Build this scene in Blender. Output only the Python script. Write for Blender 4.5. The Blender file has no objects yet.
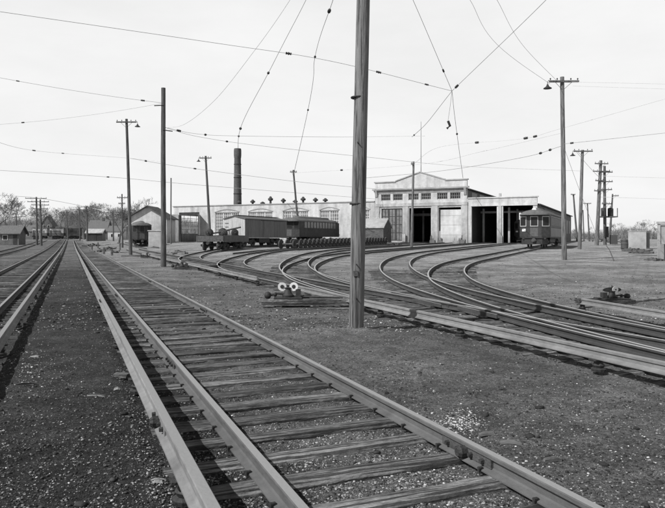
import bpy, bmesh, math, random
import numpy as np
from mathutils import Vector, Matrix, noise
random.seed(7); rng = np.random.default_rng(11)
S = bpy.context.scene
COL = S.collection
R = math.radians
PI = math.pi
F, CX, HY, EYE = 640.0, 332.5, 238.3, 1.65

# ------------------------------------------------------------------ basics
def sstep(a, b, x):
    t = min(1.0, max(0.0, (x - a) / (b - a)))
    return t * t * (3 - 2 * t)
U = Vector((-.379, .9254)); N = Vector((.9254, .379))          # along / across the main line
def dist_d(x, y): return N.x * x + N.y * y
def g0(x, y):                                                   # broad lie of the land
    d = dist_d(x, y)
    w = sstep(0, 14, d - 4)
    yy = max(0.0, y - 22)
    right = 1.1 * (1 - math.exp(-yy * .0135 / 1.1 * (1 + .010 * yy)))
    left = 1.1 * sstep(60, 220, y)
    return left * (1 - w) + right * w
def G(x, y): return g0(x, y)
def at(px, py, Y): return Vector(((px - CX) * Y / F, Y, EYE - (py - HY) * Y / F))
def ax(px, Y): return (px - CX) * Y / F
def on(x, y, dz=0): return Vector((x, y, G(x, y) + dz))
def ut(t, d): return U * t + N * d                              # main-line coordinates to ground xy

# ------------------------------------------------------------------ materials
def mat(name, base, var=.3, scale=6, rough=.85, bump=.25, bscale=30, stretch=None, metal=0, spec=.3, dirt=0, isl=0, objr=0):
    m = bpy.data.materials.new(name); m.use_nodes = True
    nt = m.node_tree; nd = nt.nodes; lk = nt.links
    b = nd['Principled BSDF']
    b.inputs['Roughness'].default_value = rough; b.inputs['Metallic'].default_value = metal
    b.inputs['Specular IOR Level'].default_value = spec
    tc = nd.new('ShaderNodeTexCoord'); mp = nd.new('ShaderNodeMapping')
    lk.new(tc.outputs['Object'], mp.inputs['Vector'])
    if stretch: mp.inputs['Scale'].default_value = stretch
    n1 = nd.new('ShaderNodeTexNoise'); n1.inputs['Scale'].default_value = scale; n1.inputs['Detail'].default_value = 8; n1.inputs['Roughness'].default_value = .65
    lk.new(mp.outputs[0], n1.inputs['Vector'])
    mr = nd.new('ShaderNodeMapRange'); mr.inputs['From Min'].default_value = .3; mr.inputs['From Max'].default_value = .7
    mr.inputs['To Min'].default_value = base * (1 - var); mr.inputs['To Max'].default_value = base * (1 + var)
    lk.new(n1.outputs['Fac'], mr.inputs['Value'])
    out = mr.outputs[0]
    def mul(a, lo, hi, src):
        q = nd.new('ShaderNodeMapRange'); q.inputs['To Min'].default_value = lo; q.inputs['To Max'].default_value = hi
        lk.new(src, q.inputs['Value'])
        mm = nd.new('ShaderNodeMath'); mm.operation = 'MULTIPLY'; lk.new(a, mm.inputs[0]); lk.new(q.outputs[0], mm.inputs[1]); return mm.outputs[0]
    if dirt:
        n3 = nd.new('ShaderNodeTexNoise'); n3.inputs['Scale'].default_value = scale * .15; n3.inputs['Detail'].default_value = 5
        lk.new(mp.outputs[0], n3.inputs['Vector'])
        q = nd.new('ShaderNodeMapRange'); q.inputs['From Min'].default_value = .42; q.inputs['From Max'].default_value = .68
        q.inputs['To Min'].default_value = 1; q.inputs['To Max'].default_value = 1 - dirt
        lk.new(n3.outputs['Fac'], q.inputs['Value'])
        mm = nd.new('ShaderNodeMath'); mm.operation = 'MULTIPLY'; lk.new(out, mm.inputs[0]); lk.new(q.outputs[0], mm.inputs[1]); out = mm.outputs[0]
    if isl:
        ge = nd.new('ShaderNodeNewGeometry'); out = mul(out, 1 - isl, 1 + isl, ge.outputs['Random Per Island'])
    if objr:
        oi = nd.new('ShaderNodeObjectInfo'); out = mul(out, 1 - objr, 1 + objr, oi.outputs['Random'])
    cb = nd.new('ShaderNodeCombineColor')
    for i in range(3): lk.new(out, cb.inputs[i])
    lk.new(cb.outputs[0], b.inputs['Base Color'])
    if bump:
        n2 = nd.new('ShaderNodeTexNoise'); n2.inputs['Scale'].default_value = bscale; n2.inputs['Detail'].default_value = 6
        lk.new(mp.outputs[0], n2.inputs['Vector'])
        bu = nd.new('ShaderNodeBump'); bu.inputs['Strength'].default_value = bump; bu.inputs['Distance'].default_value = .02
        lk.new(n2.outputs['Fac'], bu.inputs['Height']); lk.new(bu.outputs[0], b.inputs['Normal'])
    return m

M = {}
M['pole'] = mat('weathered_pole_wood', .19, .5, 3, .9, .9, 9, (6, 6, .35), dirt=.35)
M['pole_dark'] = mat('dark_pole_wood', .115, .5, 3, .9, .6, 9, (6, 6, .5), dirt=.3)
M['tie'] = mat('old_tie_wood', .16, .6, 5, .95, 1.0, 10, (1.6, 5, 5), dirt=.55, objr=.45, isl=.3)
M['tiefar'] = mat('old_tie_wood_far', .16, .6, 5, .95, .8, 10, (1, 1, 1), dirt=.4, isl=.45)
M['wood'] = mat('grey_plank', .13, .4, 4, .9, .5, 12, (1, 6, 6), dirt=.3)
M['iron'] = mat('dark_iron', .035, .5, 20, .6, .4, 60)
M['iron2'] = mat('rusty_iron', .075, .4, 20, .7, .4, 60)
M['white'] = mat('white_paint', .68, .08, 10, .6, .1, 30)
M['stucco'] = mat('whitewashed_brick', .66, .16, 1.2, .9, .4, 12, dirt=.25)
M['doorpaint'] = mat('chalky_door_paint', .60, .12, 2, .8, .2, 12, dirt=.25)
M['stucco2'] = mat('grey_concrete_trim', .36, .2, 2, .9, .4, 12, dirt=.3)
M['concrete'] = mat('light_concrete', .48, .2, 2, .9, .4, 12, dirt=.3)
M['dark'] = mat('dark_interior', .02, .3, 2, .9, .1)
M['roof'] = mat('tar_roof', .07, .4, 2, .9, .3)
M['roof2'] = mat('shingle_roof', .13, .4, 6, .9, .4)
M['cardark'] = mat('dark_coach_paint', .045, .35, 4, .55, .15, 20, dirt=.3)
M['carmid'] = mat('mid_coach_paint', .10, .3, 4, .55, .15, 20, dirt=.25)
M['carbody'] = mat('olive_coach_paint', .04, .3, 4, .45, .15, 20, dirt=.25); M['carside'] = mat('side_sheen_paint', .16, .2, 4, .5, .15, 20, dirt=.3)  # side sheathing is pale to paint in the car side's sheen
M['carlight'] = mat('pale_coach_paint', .42, .2, 4, .6, .15, 20, dirt=.2)
M['boxend'] = mat('boxcar_planks_sunlit', .50, .35, 4, .8, .4, 10, (8, 8, .6), dirt=.25)  # end planks paler than the side: sunlight put into the colour
M['boxside'] = mat('boxcar_planks_dark', .18, .3, 4, .8, .4, 10, (8, 8, .6), dirt=.25)
M['carroof'] = mat('coach_roof_canvas', .12, .25, 5, .8, .2)
M['brick'] = mat('chimney_brick', .13, .4, 8, .9, .4, 10)
M['stone'] = mat('pebble', .21, .3, 40, .9, .3, 200, isl=.7)
M['stonewhite'] = mat('pale_pebble', .42, .2, 40, .9, .2, 200, isl=.5)
M['coal'] = mat('cinder_clod', .05, .4, 40, .95, .3, 200, isl=.6)
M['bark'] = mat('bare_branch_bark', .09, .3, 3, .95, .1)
M['barkfar'] = mat('hazed_branch_bark', .15, .2, 3, .95, 0)  # lighter than the near bark: distance haze painted into the colour
M['brush'] = mat('hazed_brush_twigs', .22, .2, .3, .95, 0, isl=.3)  # twig grey lightened to carry the haze of distance
M['housewall'] = mat('pale_clapboard', .38, .2, 2, .9, .2)
M['hutwall'] = mat('dark_clapboard', .13, .3, 2, .9, .2)
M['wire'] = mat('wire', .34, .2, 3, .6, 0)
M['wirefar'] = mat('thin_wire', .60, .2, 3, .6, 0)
M['porcelain'] = mat('insulator_glaze', .03, .3, 10, .5, 0, spec=.3)
M['glass'] = mat('dark_glass', .02, .3, 2, .4, 0, spec=.25)
M['glasspale'] = mat('dusty_glass', .16, .5, 1.5, .2, 0, spec=.6)
M['road'] = mat('dirt_road', .33, .2, .5, .95, .3)

def add_cracks(m, vec, lo=.35, mult=.35, soot=True):
    nt = m.node_tree; nd = nt.nodes; lk = nt.links; b = nd['Principled BSDF']
    tc = nd.new('ShaderNodeTexCoord'); mp = nd.new('ShaderNodeMapping'); mp.inputs['Scale'].default_value = vec; lk.new(tc.outputs['Object'], mp.inputs[0])
    n = nd.new('ShaderNodeTexNoise'); n.inputs['Scale'].default_value = 1; n.inputs['Detail'].default_value = 4; n.inputs['Roughness'].default_value = .55; n.inputs['Distortion'].default_value = .08
    oi = nd.new('ShaderNodeObjectInfo'); ad = nd.new('ShaderNodeVectorMath'); ad.operation = 'ADD'
    sc = nd.new('ShaderNodeMath'); sc.operation = 'MULTIPLY'; sc.inputs[1].default_value = 60; lk.new(oi.outputs['Random'], sc.inputs[0])
    lk.new(mp.outputs[0], ad.inputs[0]); lk.new(sc.outputs[0], ad.inputs[1]); lk.new(ad.outputs[0], n.inputs['Vector'])
    q = nd.new('ShaderNodeMapRange'); q.interpolation_type = 'SMOOTHSTEP'
    for k, v in zip(('From Min', 'From Max', 'To Min', 'To Max'), (lo, lo + .10, mult, 1.0)): q.inputs[k].default_value = v
    lk.new(n.outputs['Fac'], q.inputs['Value'])
    n2 = nd.new('ShaderNodeTexNoise'); n2.inputs['Scale'].default_value = 2.2; n2.inputs['Detail'].default_value = 5; lk.new(ad.outputs[0], n2.inputs['Vector'])
    src = b.inputs['Base Color'].links[0].from_socket
    cb = nd.new('ShaderNodeCombineColor'); [lk.new(q.outputs[0], cb.inputs[i]) for i in range(3)]
    mx = nd.new('ShaderNodeMix'); mx.data_type = 'RGBA'; mx.blend_type = 'MULTIPLY'; mx.inputs['Factor'].default_value = 1
    lk.new(src, mx.inputs['A']); lk.new(cb.outputs[0], mx.inputs['B']); lk.new(mx.outputs['Result'], b.inputs['Base Color'])
    bu = nd.new('ShaderNodeBump'); bu.inputs['Strength'].default_value = .9; bu.inputs['Distance'].default_value = .012; lk.new(q.outputs[0], bu.inputs['Height'])
    old = b.inputs['Normal'].links
    if old: lk.new(old[0].from_socket, bu.inputs['Normal'])
    lk.new(bu.outputs[0], b.inputs['Normal'])
def add_brick(m, amt=.14):
    nt = m.node_tree; nd = nt.nodes; lk = nt.links; b = nd['Principled BSDF']
    tc = nd.new('ShaderNodeTexCoord'); sp = nd.new('ShaderNodeSeparateXYZ'); lk.new(tc.outputs['Object'], sp.inputs[0])
    cv = nd.new('ShaderNodeCombineXYZ'); sm = nd.new('ShaderNodeMath'); lk.new(sp.outputs['X'], sm.inputs[0]); lk.new(sp.outputs['Y'], sm.inputs[1]); lk.new(sm.outputs[0], cv.inputs['X']); lk.new(sp.outputs['Z'], cv.inputs['Y'])
    br = nd.new('ShaderNodeTexBrick'); br.inputs['Scale'].default_value = 2.2; br.inputs['Mortar Size'].default_value = .03
    br.inputs['Color1'].default_value = (1, 1, 1, 1); br.inputs['Color2'].default_value = (1 - amt,) * 3 + (1,); br.inputs['Mortar'].default_value = (1 - amt * 2.2,) * 3 + (1,)
    lk.new(cv.outputs[0], br.inputs['Vector'])
    mp = nd.new('ShaderNodeMapping'); mp.inputs['Scale'].default_value = (1.6, 1.6, .22); lk.new(tc.outputs['Object'], mp.inputs[0])
    n = nd.new('ShaderNodeTexNoise'); n.inputs['Scale'].default_value = 1; n.inputs['Detail'].default_value = 6; lk.new(mp.outputs[0], n.inputs['Vector'])
    q = nd.new('ShaderNodeMapRange')
    for k, v in zip(('From Min', 'From Max', 'To Min', 'To Max'), (.32, .6, .74, 1.0)): q.inputs[k].default_value = v
    lk.new(n.outputs['Fac'], q.inputs['Value'])
    zq = nd.new('ShaderNodeMapRange')                                  # splash-back dirt near the ground
    for k, v in zip(('From Min', 'From Max', 'To Min', 'To Max'), (-.2, 1.6, .6, 1.0)): zq.inputs[k].default_value = v
    lk.new(sp.outputs['Z'], zq.inputs['Value'])
    m2 = nd.new('ShaderNodeMath'); m2.operation = 'MULTIPLY'; lk.new(q.outputs[0], m2.inputs[0]); lk.new(zq.outputs[0], m2.inputs[1])
    vm = nd.new('ShaderNodeVectorMath'); vm.operation = 'SCALE'; lk.new(br.outputs['Color'], vm.inputs[0]); lk.new(m2.outputs[0], vm.inputs['Scale'])
    src = b.inputs['Base Color'].links[0].from_socket
    mx = nd.new('ShaderNodeMix'); mx.data_type = 'RGBA'; mx.blend_type = 'MULTIPLY'; mx.inputs['Factor'].default_value = 1
    lk.new(src, mx.inputs['A']); lk.new(vm.outputs[0], mx.inputs['B']); lk.new(mx.outputs['Result'], b.inputs['Base Color'])
add_brick(M['doorpaint'], .0); add_brick(M['stucco']); add_brick(M['concrete'], .05); add_brick(M['brick'], .2)
add_cracks(M['tie'], (1.0, 42, 42), .42, .25); add_cracks(M['wood'], (1.3, 26, 26), .40, .4)
add_cracks(M['pole'], (26, 26, .9), .38, .35); add_cracks(M['pole_dark'], (22, 22, .9), .38, .5)
def add_planks(m, sc, axis_vec, strength=.9):                       # board joints as bump + dark line
    nt = m.node_tree; nd = nt.nodes; lk = nt.links; b = nd['Principled BSDF']
    tc = nd.new('ShaderNodeTexCoord'); dp = nd.new('ShaderNodeVectorMath'); dp.operation = 'DOT_PRODUCT'; dp.inputs[1].default_value = axis_vec
    lk.new(tc.outputs['Object'], dp.inputs[0])
    a = nd.new('ShaderNodeMath'); a.operation = 'MULTIPLY'; a.inputs[1].default_value = sc; lk.new(dp.outputs['Value'], a.inputs[0])
    f = nd.new('ShaderNodeMath'); f.operation = 'FRACT'; lk.new(a.outputs[0], f.inputs[0])
    l = nd.new('ShaderNodeMath'); l.operation = 'LESS_THAN'; l.inputs[1].default_value = .14; lk.new(f.outputs[0], l.inputs[0])
    src = b.inputs['Base Color'].links[0].from_socket
    mx = nd.new('ShaderNodeMix'); mx.data_type = 'RGBA'; mx.blend_type = 'MULTIPLY'; mx.inputs['B'].default_value = (1 - strength * .6,) * 3 + (1,)
    lk.new(l.outputs[0], mx.inputs['Factor']); lk.new(src, mx.inputs['A']); lk.new(mx.outputs['Result'], b.inputs['Base Color'])
add_planks(M['boxend'], 6, (0, 1, 0)); add_planks(M['boxside'], 6, (1, 0, 0))
add_planks(M['housewall'], 5, (0, 0, 1), .4); add_planks(M['hutwall'], 4, (1, 1, 0), .6)

# rail steel: rubbed tops brighter; yard rail sides kept dark to paint in their shade
def rail_mat(name, side, top, rough=.45):
    m = mat(name, side, .25, 8, .75, .2, 60, (.6, .6, 1), dirt=.25)
    nt = m.node_tree; nd = nt.nodes; lk = nt.links; b = nd['Principled BSDF']
    ge = nd.new('ShaderNodeNewGeometry'); sp = nd.new('ShaderNodeSeparateXYZ'); lk.new(ge.outputs['True Normal'], sp.inputs[0])
    gt = nd.new('ShaderNodeMath'); gt.operation = 'GREATER_THAN'; gt.inputs[1].default_value = .97; lk.new(sp.outputs['Z'], gt.inputs[0])
    src = b.inputs['Base Color'].links[0].from_socket
    mx = nd.new('ShaderNodeMix'); mx.data_type = 'RGBA'; mx.inputs['B'].default_value = (top, top, top, 1)
    lk.new(gt.outputs[0], mx.inputs['Factor']); lk.new(src, mx.inputs['A']); lk.new(mx.outputs['Result'], b.inputs['Base Color'])
    return m
M['rail'] = rail_mat('running_rail_steel', .11, .27)
M['railyard'] = rail_mat('yard_rail_steel', .06, .38)
M['rail3'] = rail_mat('third_rail_steel', .205, .25)

# ground
def ground_material():
    m = bpy.data.materials.new('cinder_ground'); m.use_nodes = True
    nt = m.node_tree; nd = nt.nodes; lk = nt.links; b = nd['Principled BSDF']
    b.inputs['Roughness'].default_value = .97; b.inputs['Specular IOR Level'].default_value = .1
    tc = nd.new('ShaderNodeTexCoord'); P = tc.outputs['Object']
    def nz(scale, detail=6, rough=.6):
        n = nd.new('ShaderNodeTexNoise'); n.inputs['Scale'].default_value = scale; n.inputs['Detail'].default_value = detail; n.inputs['Roughness'].default_value = rough
        lk.new(P, n.inputs['Vector']); return n.outputs['Fac']
    def rg(src, a, bb, lo, hi):
        q = nd.new('ShaderNodeMapRange'); q.interpolation_type = 'SMOOTHSTEP'
        for k, v in zip(('From Min', 'From Max', 'To Min', 'To Max'), (a, bb, lo, hi)): q.inputs[k].default_value = v
        lk.new(src, q.inputs['Value']); return q.outputs[0]
    def mm(op, a, c):
        q = nd.new('ShaderNodeMath'); q.operation = op
        for i, s in enumerate((a, c)):
            if isinstance(s, (int, float)): q.inputs[i].default_value = s
            else: lk.new(s, q.inputs[i])
        return q.outputs[0]
    dp = nd.new('ShaderNodeVectorMath'); dp.operation = 'DOT_PRODUCT'; dp.inputs[1].default_value = (N.x, N.y, 0); lk.new(P, dp.inputs[0])
    d = mm('ADD', dp.outputs['Value'], mm('MULTIPLY', mm('SUBTRACT', nz(1.2), .5), 1.2))
    sx = nd.new('ShaderNodeSeparateXYZ'); lk.new(P, sx.inputs[0])
    side = rg(d, .9, 1.9, GC[0], GC[1])                     # cinders left, dusty yard right
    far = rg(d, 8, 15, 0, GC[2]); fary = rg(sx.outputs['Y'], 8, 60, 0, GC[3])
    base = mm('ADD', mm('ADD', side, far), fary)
    base = mm('MULTIPLY', base, rg(nz(.35, 5), .36, .66, .72, 1.28))
    base = mm('MULTIPLY', base, rg(nz(2.5, 6, .7), .34, .68, .74, 1.28))
    base = mm('MULTIPLY', base, rg(nz(28, 6, .7), .36, .66, .6, 1.45))
    base = mm('MULTIPLY', base, rg(nz(130, 3, .7), .32, .68, .5, 1.55))
    # small pale chips, in drifts
    vo = nd.new('ShaderNodeTexVoronoi'); vo.inputs['Scale'].default_value = 38; lk.new(P, vo.inputs['Vector'])
    spc = nd.new('ShaderNodeSeparateColor'); lk.new(vo.outputs['Color'], spc.inputs[0])
    chip = mm('MULTIPLY', mm('LESS_THAN', vo.outputs['Distance'], .30), mm('GREATER_THAN', mm('ADD', spc.outputs[0], rg(nz(1.1, 3), .4, .7, -.06, .12)), .955))
    base = mm('ADD', base, mm('MULTIPLY', chip, .16))
    cb = nd.new('ShaderNodeCombineColor')
    for i in range(3): lk.new(base, cb.inputs[i])
    lk.new(cb.outputs[0], b.inputs['Base Color'])
    bu = nd.new('ShaderNodeBump'); bu.inputs['Strength'].default_value = 1; bu.inputs['Distance'].default_value = .035
    lk.new(mm('ADD', mm('MULTIPLY', nz(28, 6, .7), 1.0), mm('MULTIPLY', nz(90, 4, .7), .45)), bu.inputs['Height'])
    lk.new(bu.outputs[0], b.inputs['Normal'])
    return m
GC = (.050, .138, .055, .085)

# ------------------------------------------------------------------ mesh builder
class MB:
    def __init__(s): s.v = []; s.f = []
    def add(s, vs, fs, mtx=None):
        o = len(s.v)
        s.v += [tuple(mtx @ Vector(v)) if mtx else tuple(v) for v in vs]
        s.f += [tuple(i + o for i in f) for f in fs]; return s
    def box(s, x0, x1, y0, y1, z0, z1, mtx=None):
        return s.add([(x0,y0,z0),(x1,y0,z0),(x1,y1,z0),(x0,y1,z0),(x0,y0,z1),(x1,y0,z1),(x1,y1,z1),(x0,y1,z1)],
                     [(3,2,1,0),(4,5,6,7),(0,1,5,4),(1,2,6,5),(2,3,7,6),(3,0,4,7)], mtx)
    def prism(s, poly, z0, z1, mtx=None):                     # poly counter-clockwise in xy, extruded in z
        n = len(poly)
        return s.add([(x, y, z0) for x, y in poly] + [(x, y, z1) for x, y in poly],
                     [tuple(range(n - 1, -1, -1)), tuple(range(n, 2 * n))] + [(i, (i + 1) % n, n + (i + 1) % n, n + i) for i in range(n)], mtx)
    def tube(s, pts, rad, n=8, cap=True):
        pts = [Vector(p) for p in pts]; m = len(pts)
        if not isinstance(rad, (list, tuple)): rad = [rad] * m
        vs = []; fs = []
        for i, p in enumerate(pts):
            t = (pts[min(i + 1, m - 1)] - pts[max(i - 1, 0)]).normalized()
            a = t.orthogonal().normalized() if abs(t.z) < .95 else Vector((1, 0, 0)).cross(t).normalized()
            if abs(t.z) < .95: a = Vector((0, 0, 1)).cross(t).normalized()
            b = t.cross(a)
            for k in range(n):
                an = 2 * PI * k / n
                vs.append(p + (a * math.cos(an) + b * math.sin(an)) * rad[i])
        for i in range(m - 1):
            for k in range(n):
                fs.append((i*n+k, i*n+(k+1)%n, (i+1)*n+(k+1)%n, (i+1)*n+k))
        if cap: fs += [tuple(range(n - 1, -1, -1)), tuple(range((m-1)*n, m*n))]
        return s.add(vs, fs)
    def lathe(s, prof, n=16, mtx=None):                        # prof (r, z) around z
        vs = []; fs = []
        for r, z in prof:
            for k in range(n):
                a = 2 * PI * k / n; vs.append((r * math.cos(a), r * math.sin(a), z))
        for i in range(len(prof) - 1):
            for k in range(n): fs.append((i*n+k, i*n+(k+1)%n, (i+1)*n+(k+1)%n, (i+1)*n+k))
        fs += [tuple(range(n - 1, -1, -1)), tuple(range((len(prof)-1)*n, len(prof)*n))]
        return s.add(vs, fs, mtx)
    def sweep(s, pts, prof):                                   # prof (side, up) closed polygon swept along pts, up = z
        pts = [Vector(p) for p in pts]; m = len(pts); n = len(prof); vs = []; fs = []
        for i, p in enumerate(pts):
            t = (pts[min(i + 1, m - 1)] - pts[max(i - 1, 0)]); t.z = 0; t.normalize()
            r = Vector((t.y, -t.x, 0))
            for a, b in prof: vs.append(p + r * a + Vector((0, 0, b)))
        for i in range(m - 1):
            for k in range(n): fs.append((i*n+k, i*n+(k+1)%n, (i+1)*n+(k+1)%n, (i+1)*n+k))
        fs += [tuple(range(n - 1, -1, -1)), tuple(range((m-1)*n, m*n))]
        return s.add(vs, fs)
    def build(s, name, m, parent=None, smooth=False, loc=None):
        me = bpy.data.meshes.new(name); me.from_pydata(s.v, [], s.f); me.update()
        if smooth:
            me.polygons.foreach_set('use_smooth', [True] * len(me.polygons))
            try: me.set_sharp_from_angle(angle=R(40))
            except Exception: pass
        me.materials.append(m if not isinstance(m, str) else M[m])
        bm = bmesh.new(); bm.from_mesh(me); bmesh.ops.recalc_face_normals(bm, faces=bm.faces); bm.to_mesh(me); bm.free()
        o = bpy.data.objects.new(name, me); COL.objects.link(o)
        if parent: o.parent = parent
        if loc is not None: o.location = loc
        return o
def tag(o, label=None, cat=None, group=None, kind=None):
    if label: o['label'] = label
    if cat: o['category'] = cat
    if group: o['group'] = group
    if kind: o['kind'] = kind
    return o
def empty(name, loc=(0,0,0), rz=0, label=None, cat=None, group=None):
    o = bpy.data.objects.new(name, None); COL.objects.link(o); o.location = loc; o.rotation_euler = (0, 0, rz)
    o.empty_display_size = .2
    return tag(o, label, cat, group)
def copy_tree(o, parent=None):
    kids = [c for c in bpy.data.objects if c.parent == o]
    c = o.copy(); COL.objects.link(c)
    if parent: c.parent = parent
    for k in kids: copy_tree(k, c)
    return c

# ------------------------------------------------------------------ ground sheet
def axis(lo, hi, fine_lo, fine_hi, step, grow):
    xs = list(np.arange(fine_lo, fine_hi, step)); s = step; x = xs[-1]
    while x < hi: s *= grow; x += s; xs.append(x)
    s = step; x = xs[0]; pre = []
    while x > lo: s *= grow; x -= s; pre.append(x)
    return pre[::-1] + xs
XS = axis(-3500, 3500, -6, 8, .07, 1.06); YS = axis(-60, 4500, 2.6, 11, .07, 1.05)
def micro(x, y):
    d = dist_d(x, y)
    z = 0.0
    for px_, py_, h_, r_ in ((.40, 11.15, .055, .09), (-9.25, 35, .12, .4)):
        q = (x - px_) ** 2 + (y - py_) ** 2
        if q < 9 * r_: z += h_ * math.exp(-q / r_) * (1 + .5 * noise.noise((x * 6, y * 6, 9)))
    z += .05 * sstep(2.72, 2.95, d) * (1 - sstep(5.2, 5.7, d))           # dirt drifted over the tie ends
    z += .060 * (1 - sstep(.50, .68, d)) * sstep(-.88, -.65, d)
    z += .035 * (sstep(-4.2, -3.9, d) - sstep(-3.75, -3.5, d))
    a = .022 if (.5 < d < 2.75) else .024
    if y < 60:
        z += a * noise.noise((x * 2.2, y * 2.2, 0)) + a * .6 * noise.noise((x * 7, y * 7, 3)) + .005 * noise.noise((x * 19, y * 19, 5))
    elif y < 200: z += .03 * noise.noise((x * .6, y * .6, 0))
    return z
vs = [(x, y, G(x, y) + micro(x, y)) for y in YS for x in XS]
nx = len(XS); fs = [(j*nx+i, j*nx+i+1, (j+1)*nx+i+1, (j+1)*nx+i) for j in range(len(YS)-1) for i in range(nx-1)]
gb = MB(); gb.v = vs; gb.f = fs
tag(gb.build('ground', ground_material(), smooth=True), 'dark cinder and dirt ground of the rail yard', None, None, 'structure')
rb = MB()                                                              # dirt road crossing far down the line
rp = [(x, 205 + .1 * (x + 60)) for x in range(-150, -18, 6)]
rb.v = [(x, y + s, G(x, y + s) + .04) for x, y in rp for s in (-6, 6)]
rb.f = [(2*i, 2*i+2, 2*i+3, 2*i+1) for i in range(len(rp) - 1)]
tag(rb.build('road', 'road'), 'pale dirt road crossing the tracks far off', None, None, 'structure')

# ------------------------------------------------------------------ rails, ties, tracks
RAIL = [(-.064, 0), (.064, 0), (.064, .010), (.020, .026), (.009, .036), (.009, .090), (.034, .098), (.034, .120), (.028, .127), (-.028, .127), (-.034, .120), (-.034, .098), (-.009, .090), (-.009, .036), (-.020, .026), (-.064, .010)]
RAIL3 = [(-.066, 0), (.066, 0), (.066, .013), (.030, .030), (.018, .042), (.018, .086), (.036, .096), (.036, .124), (.030, .130), (-.030, .130), (-.036, .124), (-.036, .096), (-.018, .086), (-.018, .042), (-.030, .030), (-.066, .013)]
TIETOP = .04
def tie_mesh(L, W, H, seed, wear=.005, segs=11):
    rn = random.Random(seed); mb = MB(); n = segs; vs = []
    ph = rn.random() * 100
    for i in range(n + 1):
        x = -L/2 + L * i / n
        e = 1 if i in (0, n) else 0
        sag = rn.uniform(-wear, wear)
        for y, z in ((-W/2, 0), (-W/2, H-.02), (-W/2+.018, H), (-W/6, H+.002), (W/6, H+.002), (W/2-.018, H), (W/2, H-.02), (W/2, 0)):
            vs.append((x + e * rn.uniform(-.012, .012), y + rn.uniform(-wear, wear), z - H + sag * .5 + (rn.uniform(-wear, wear) if z > 0 else 0) - e * .008))
    fs = [(i*8+k, i*8+(k+1) % 8, (i+1)*8+(k+1) % 8, (i+1)*8+k) for i in range(n) for k in range(8)]
    fs += [tuple(range(7, -1, -1)), tuple(range(n*8, n*8+8))]
    mb.add(vs, fs); return mb
TIEV = {}
def tie_variant(L, k):
    key = (round(L, 1), k)
    if key not in TIEV:
        mb = tie_mesh(L, random.uniform(.185, .23), .16, hash(key) & 0xffff)
        o = mb.build('tie', 'tie'); TIEV[key] = o.data; bpy.data.objects.remove(o)
    return TIEV[key]
def line_pts(t0, t1, d, step=2.0):
    n = max(2, int((t1 - t0) / step)); return [ut(t0 + (t1 - t0) * i / n, d) for i in range(n + 1)]
def offset(pts, off):
    out = []
    for i, p in enumerate(pts):
        t = (pts[min(i + 1, len(pts)-1)] - pts[max(i-1, 0)]).normalized()
        out.append(p + Vector((t.y, -t.x)) * off)
    return out
def rail_obj(pts, zoff, root, m='rail', prof=RAIL, name='rail'):
    return MB().sweep([(p.x, p.y, G(p.x, p.y) + zoff) for p in pts], prof).build(name, m, root)
def resample(pts, step):
    out = []; acc = 0; nxt = 0
    for a, b in zip(pts, pts[1:]):
        L = (b - a).length
        while nxt <= acc + L:
            f = (nxt - acc) / L; out.append((a.lerp(b, f), (b - a).normalized())); nxt += step * random.uniform(.97, 1.03)
        acc += L
    return out
HALF = .7175 + .034
def track(label, pts, zk=0, tie_len=2.5, spacing=.51, railm='rail', tie_stop=None, maxties=100, tz=TIETOP, group=None, long_every=0, long_side=-1, rail_start=0):
    root = empty('railway_track', (0, 0, 0), 0, label, 'railway track', group)
    for sgn in (-1, 1):
        rail_obj(offset(pts, sgn * HALF), TIETOP + zk, root, railm)
    tl = resample(pts, spacing)
    if tie_stop: tl = [q for q in tl if q[0].y < tie_stop]
    def vis(p): return p.y > 2.5 and abs(p.x) < p.y * .62 + 3
    tl = [q for q in tl if vis(q[0])]
    tl.sort(key=lambda q: q[0].length)
    rest = MB()
    for i, (p, t) in enumerate(tl):
        L = tie_len
        off = random.uniform(-.06, .06)
        if long_every and i % long_every == 0: L += .16; off += .08 * long_side
        c = p + Vector((t.y, -t.x)) * off
        rz = math.atan2(-t.x, t.y) + random.uniform(-.02, .02)
        z = G(c.x, c.y) + tz + random.uniform(-.013, .002) + zk * .3
        if i < maxties:
            o = bpy.data.objects.new('tie', tie_variant(L, random.randrange(14))); COL.objects.link(o); o.parent = root
            o.location = (c.x, c.y, z); o.rotation_euler = (random.uniform(-.012, .012), random.uniform(-.004, .004), rz + (PI if random.random() < .5 else 0))
        else:
            m4 = Matrix.Translation((c.x, c.y, z)) @ Matrix.Rotation(rz, 4, 'Z')
            rest.box(-L/2, L/2, -.1, .1, -.15, random.uniform(-.006, .004), m4)
    if rest.v: tag(rest.build('ties', 'tiefar', root), kind='stuff')
    return root

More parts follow.
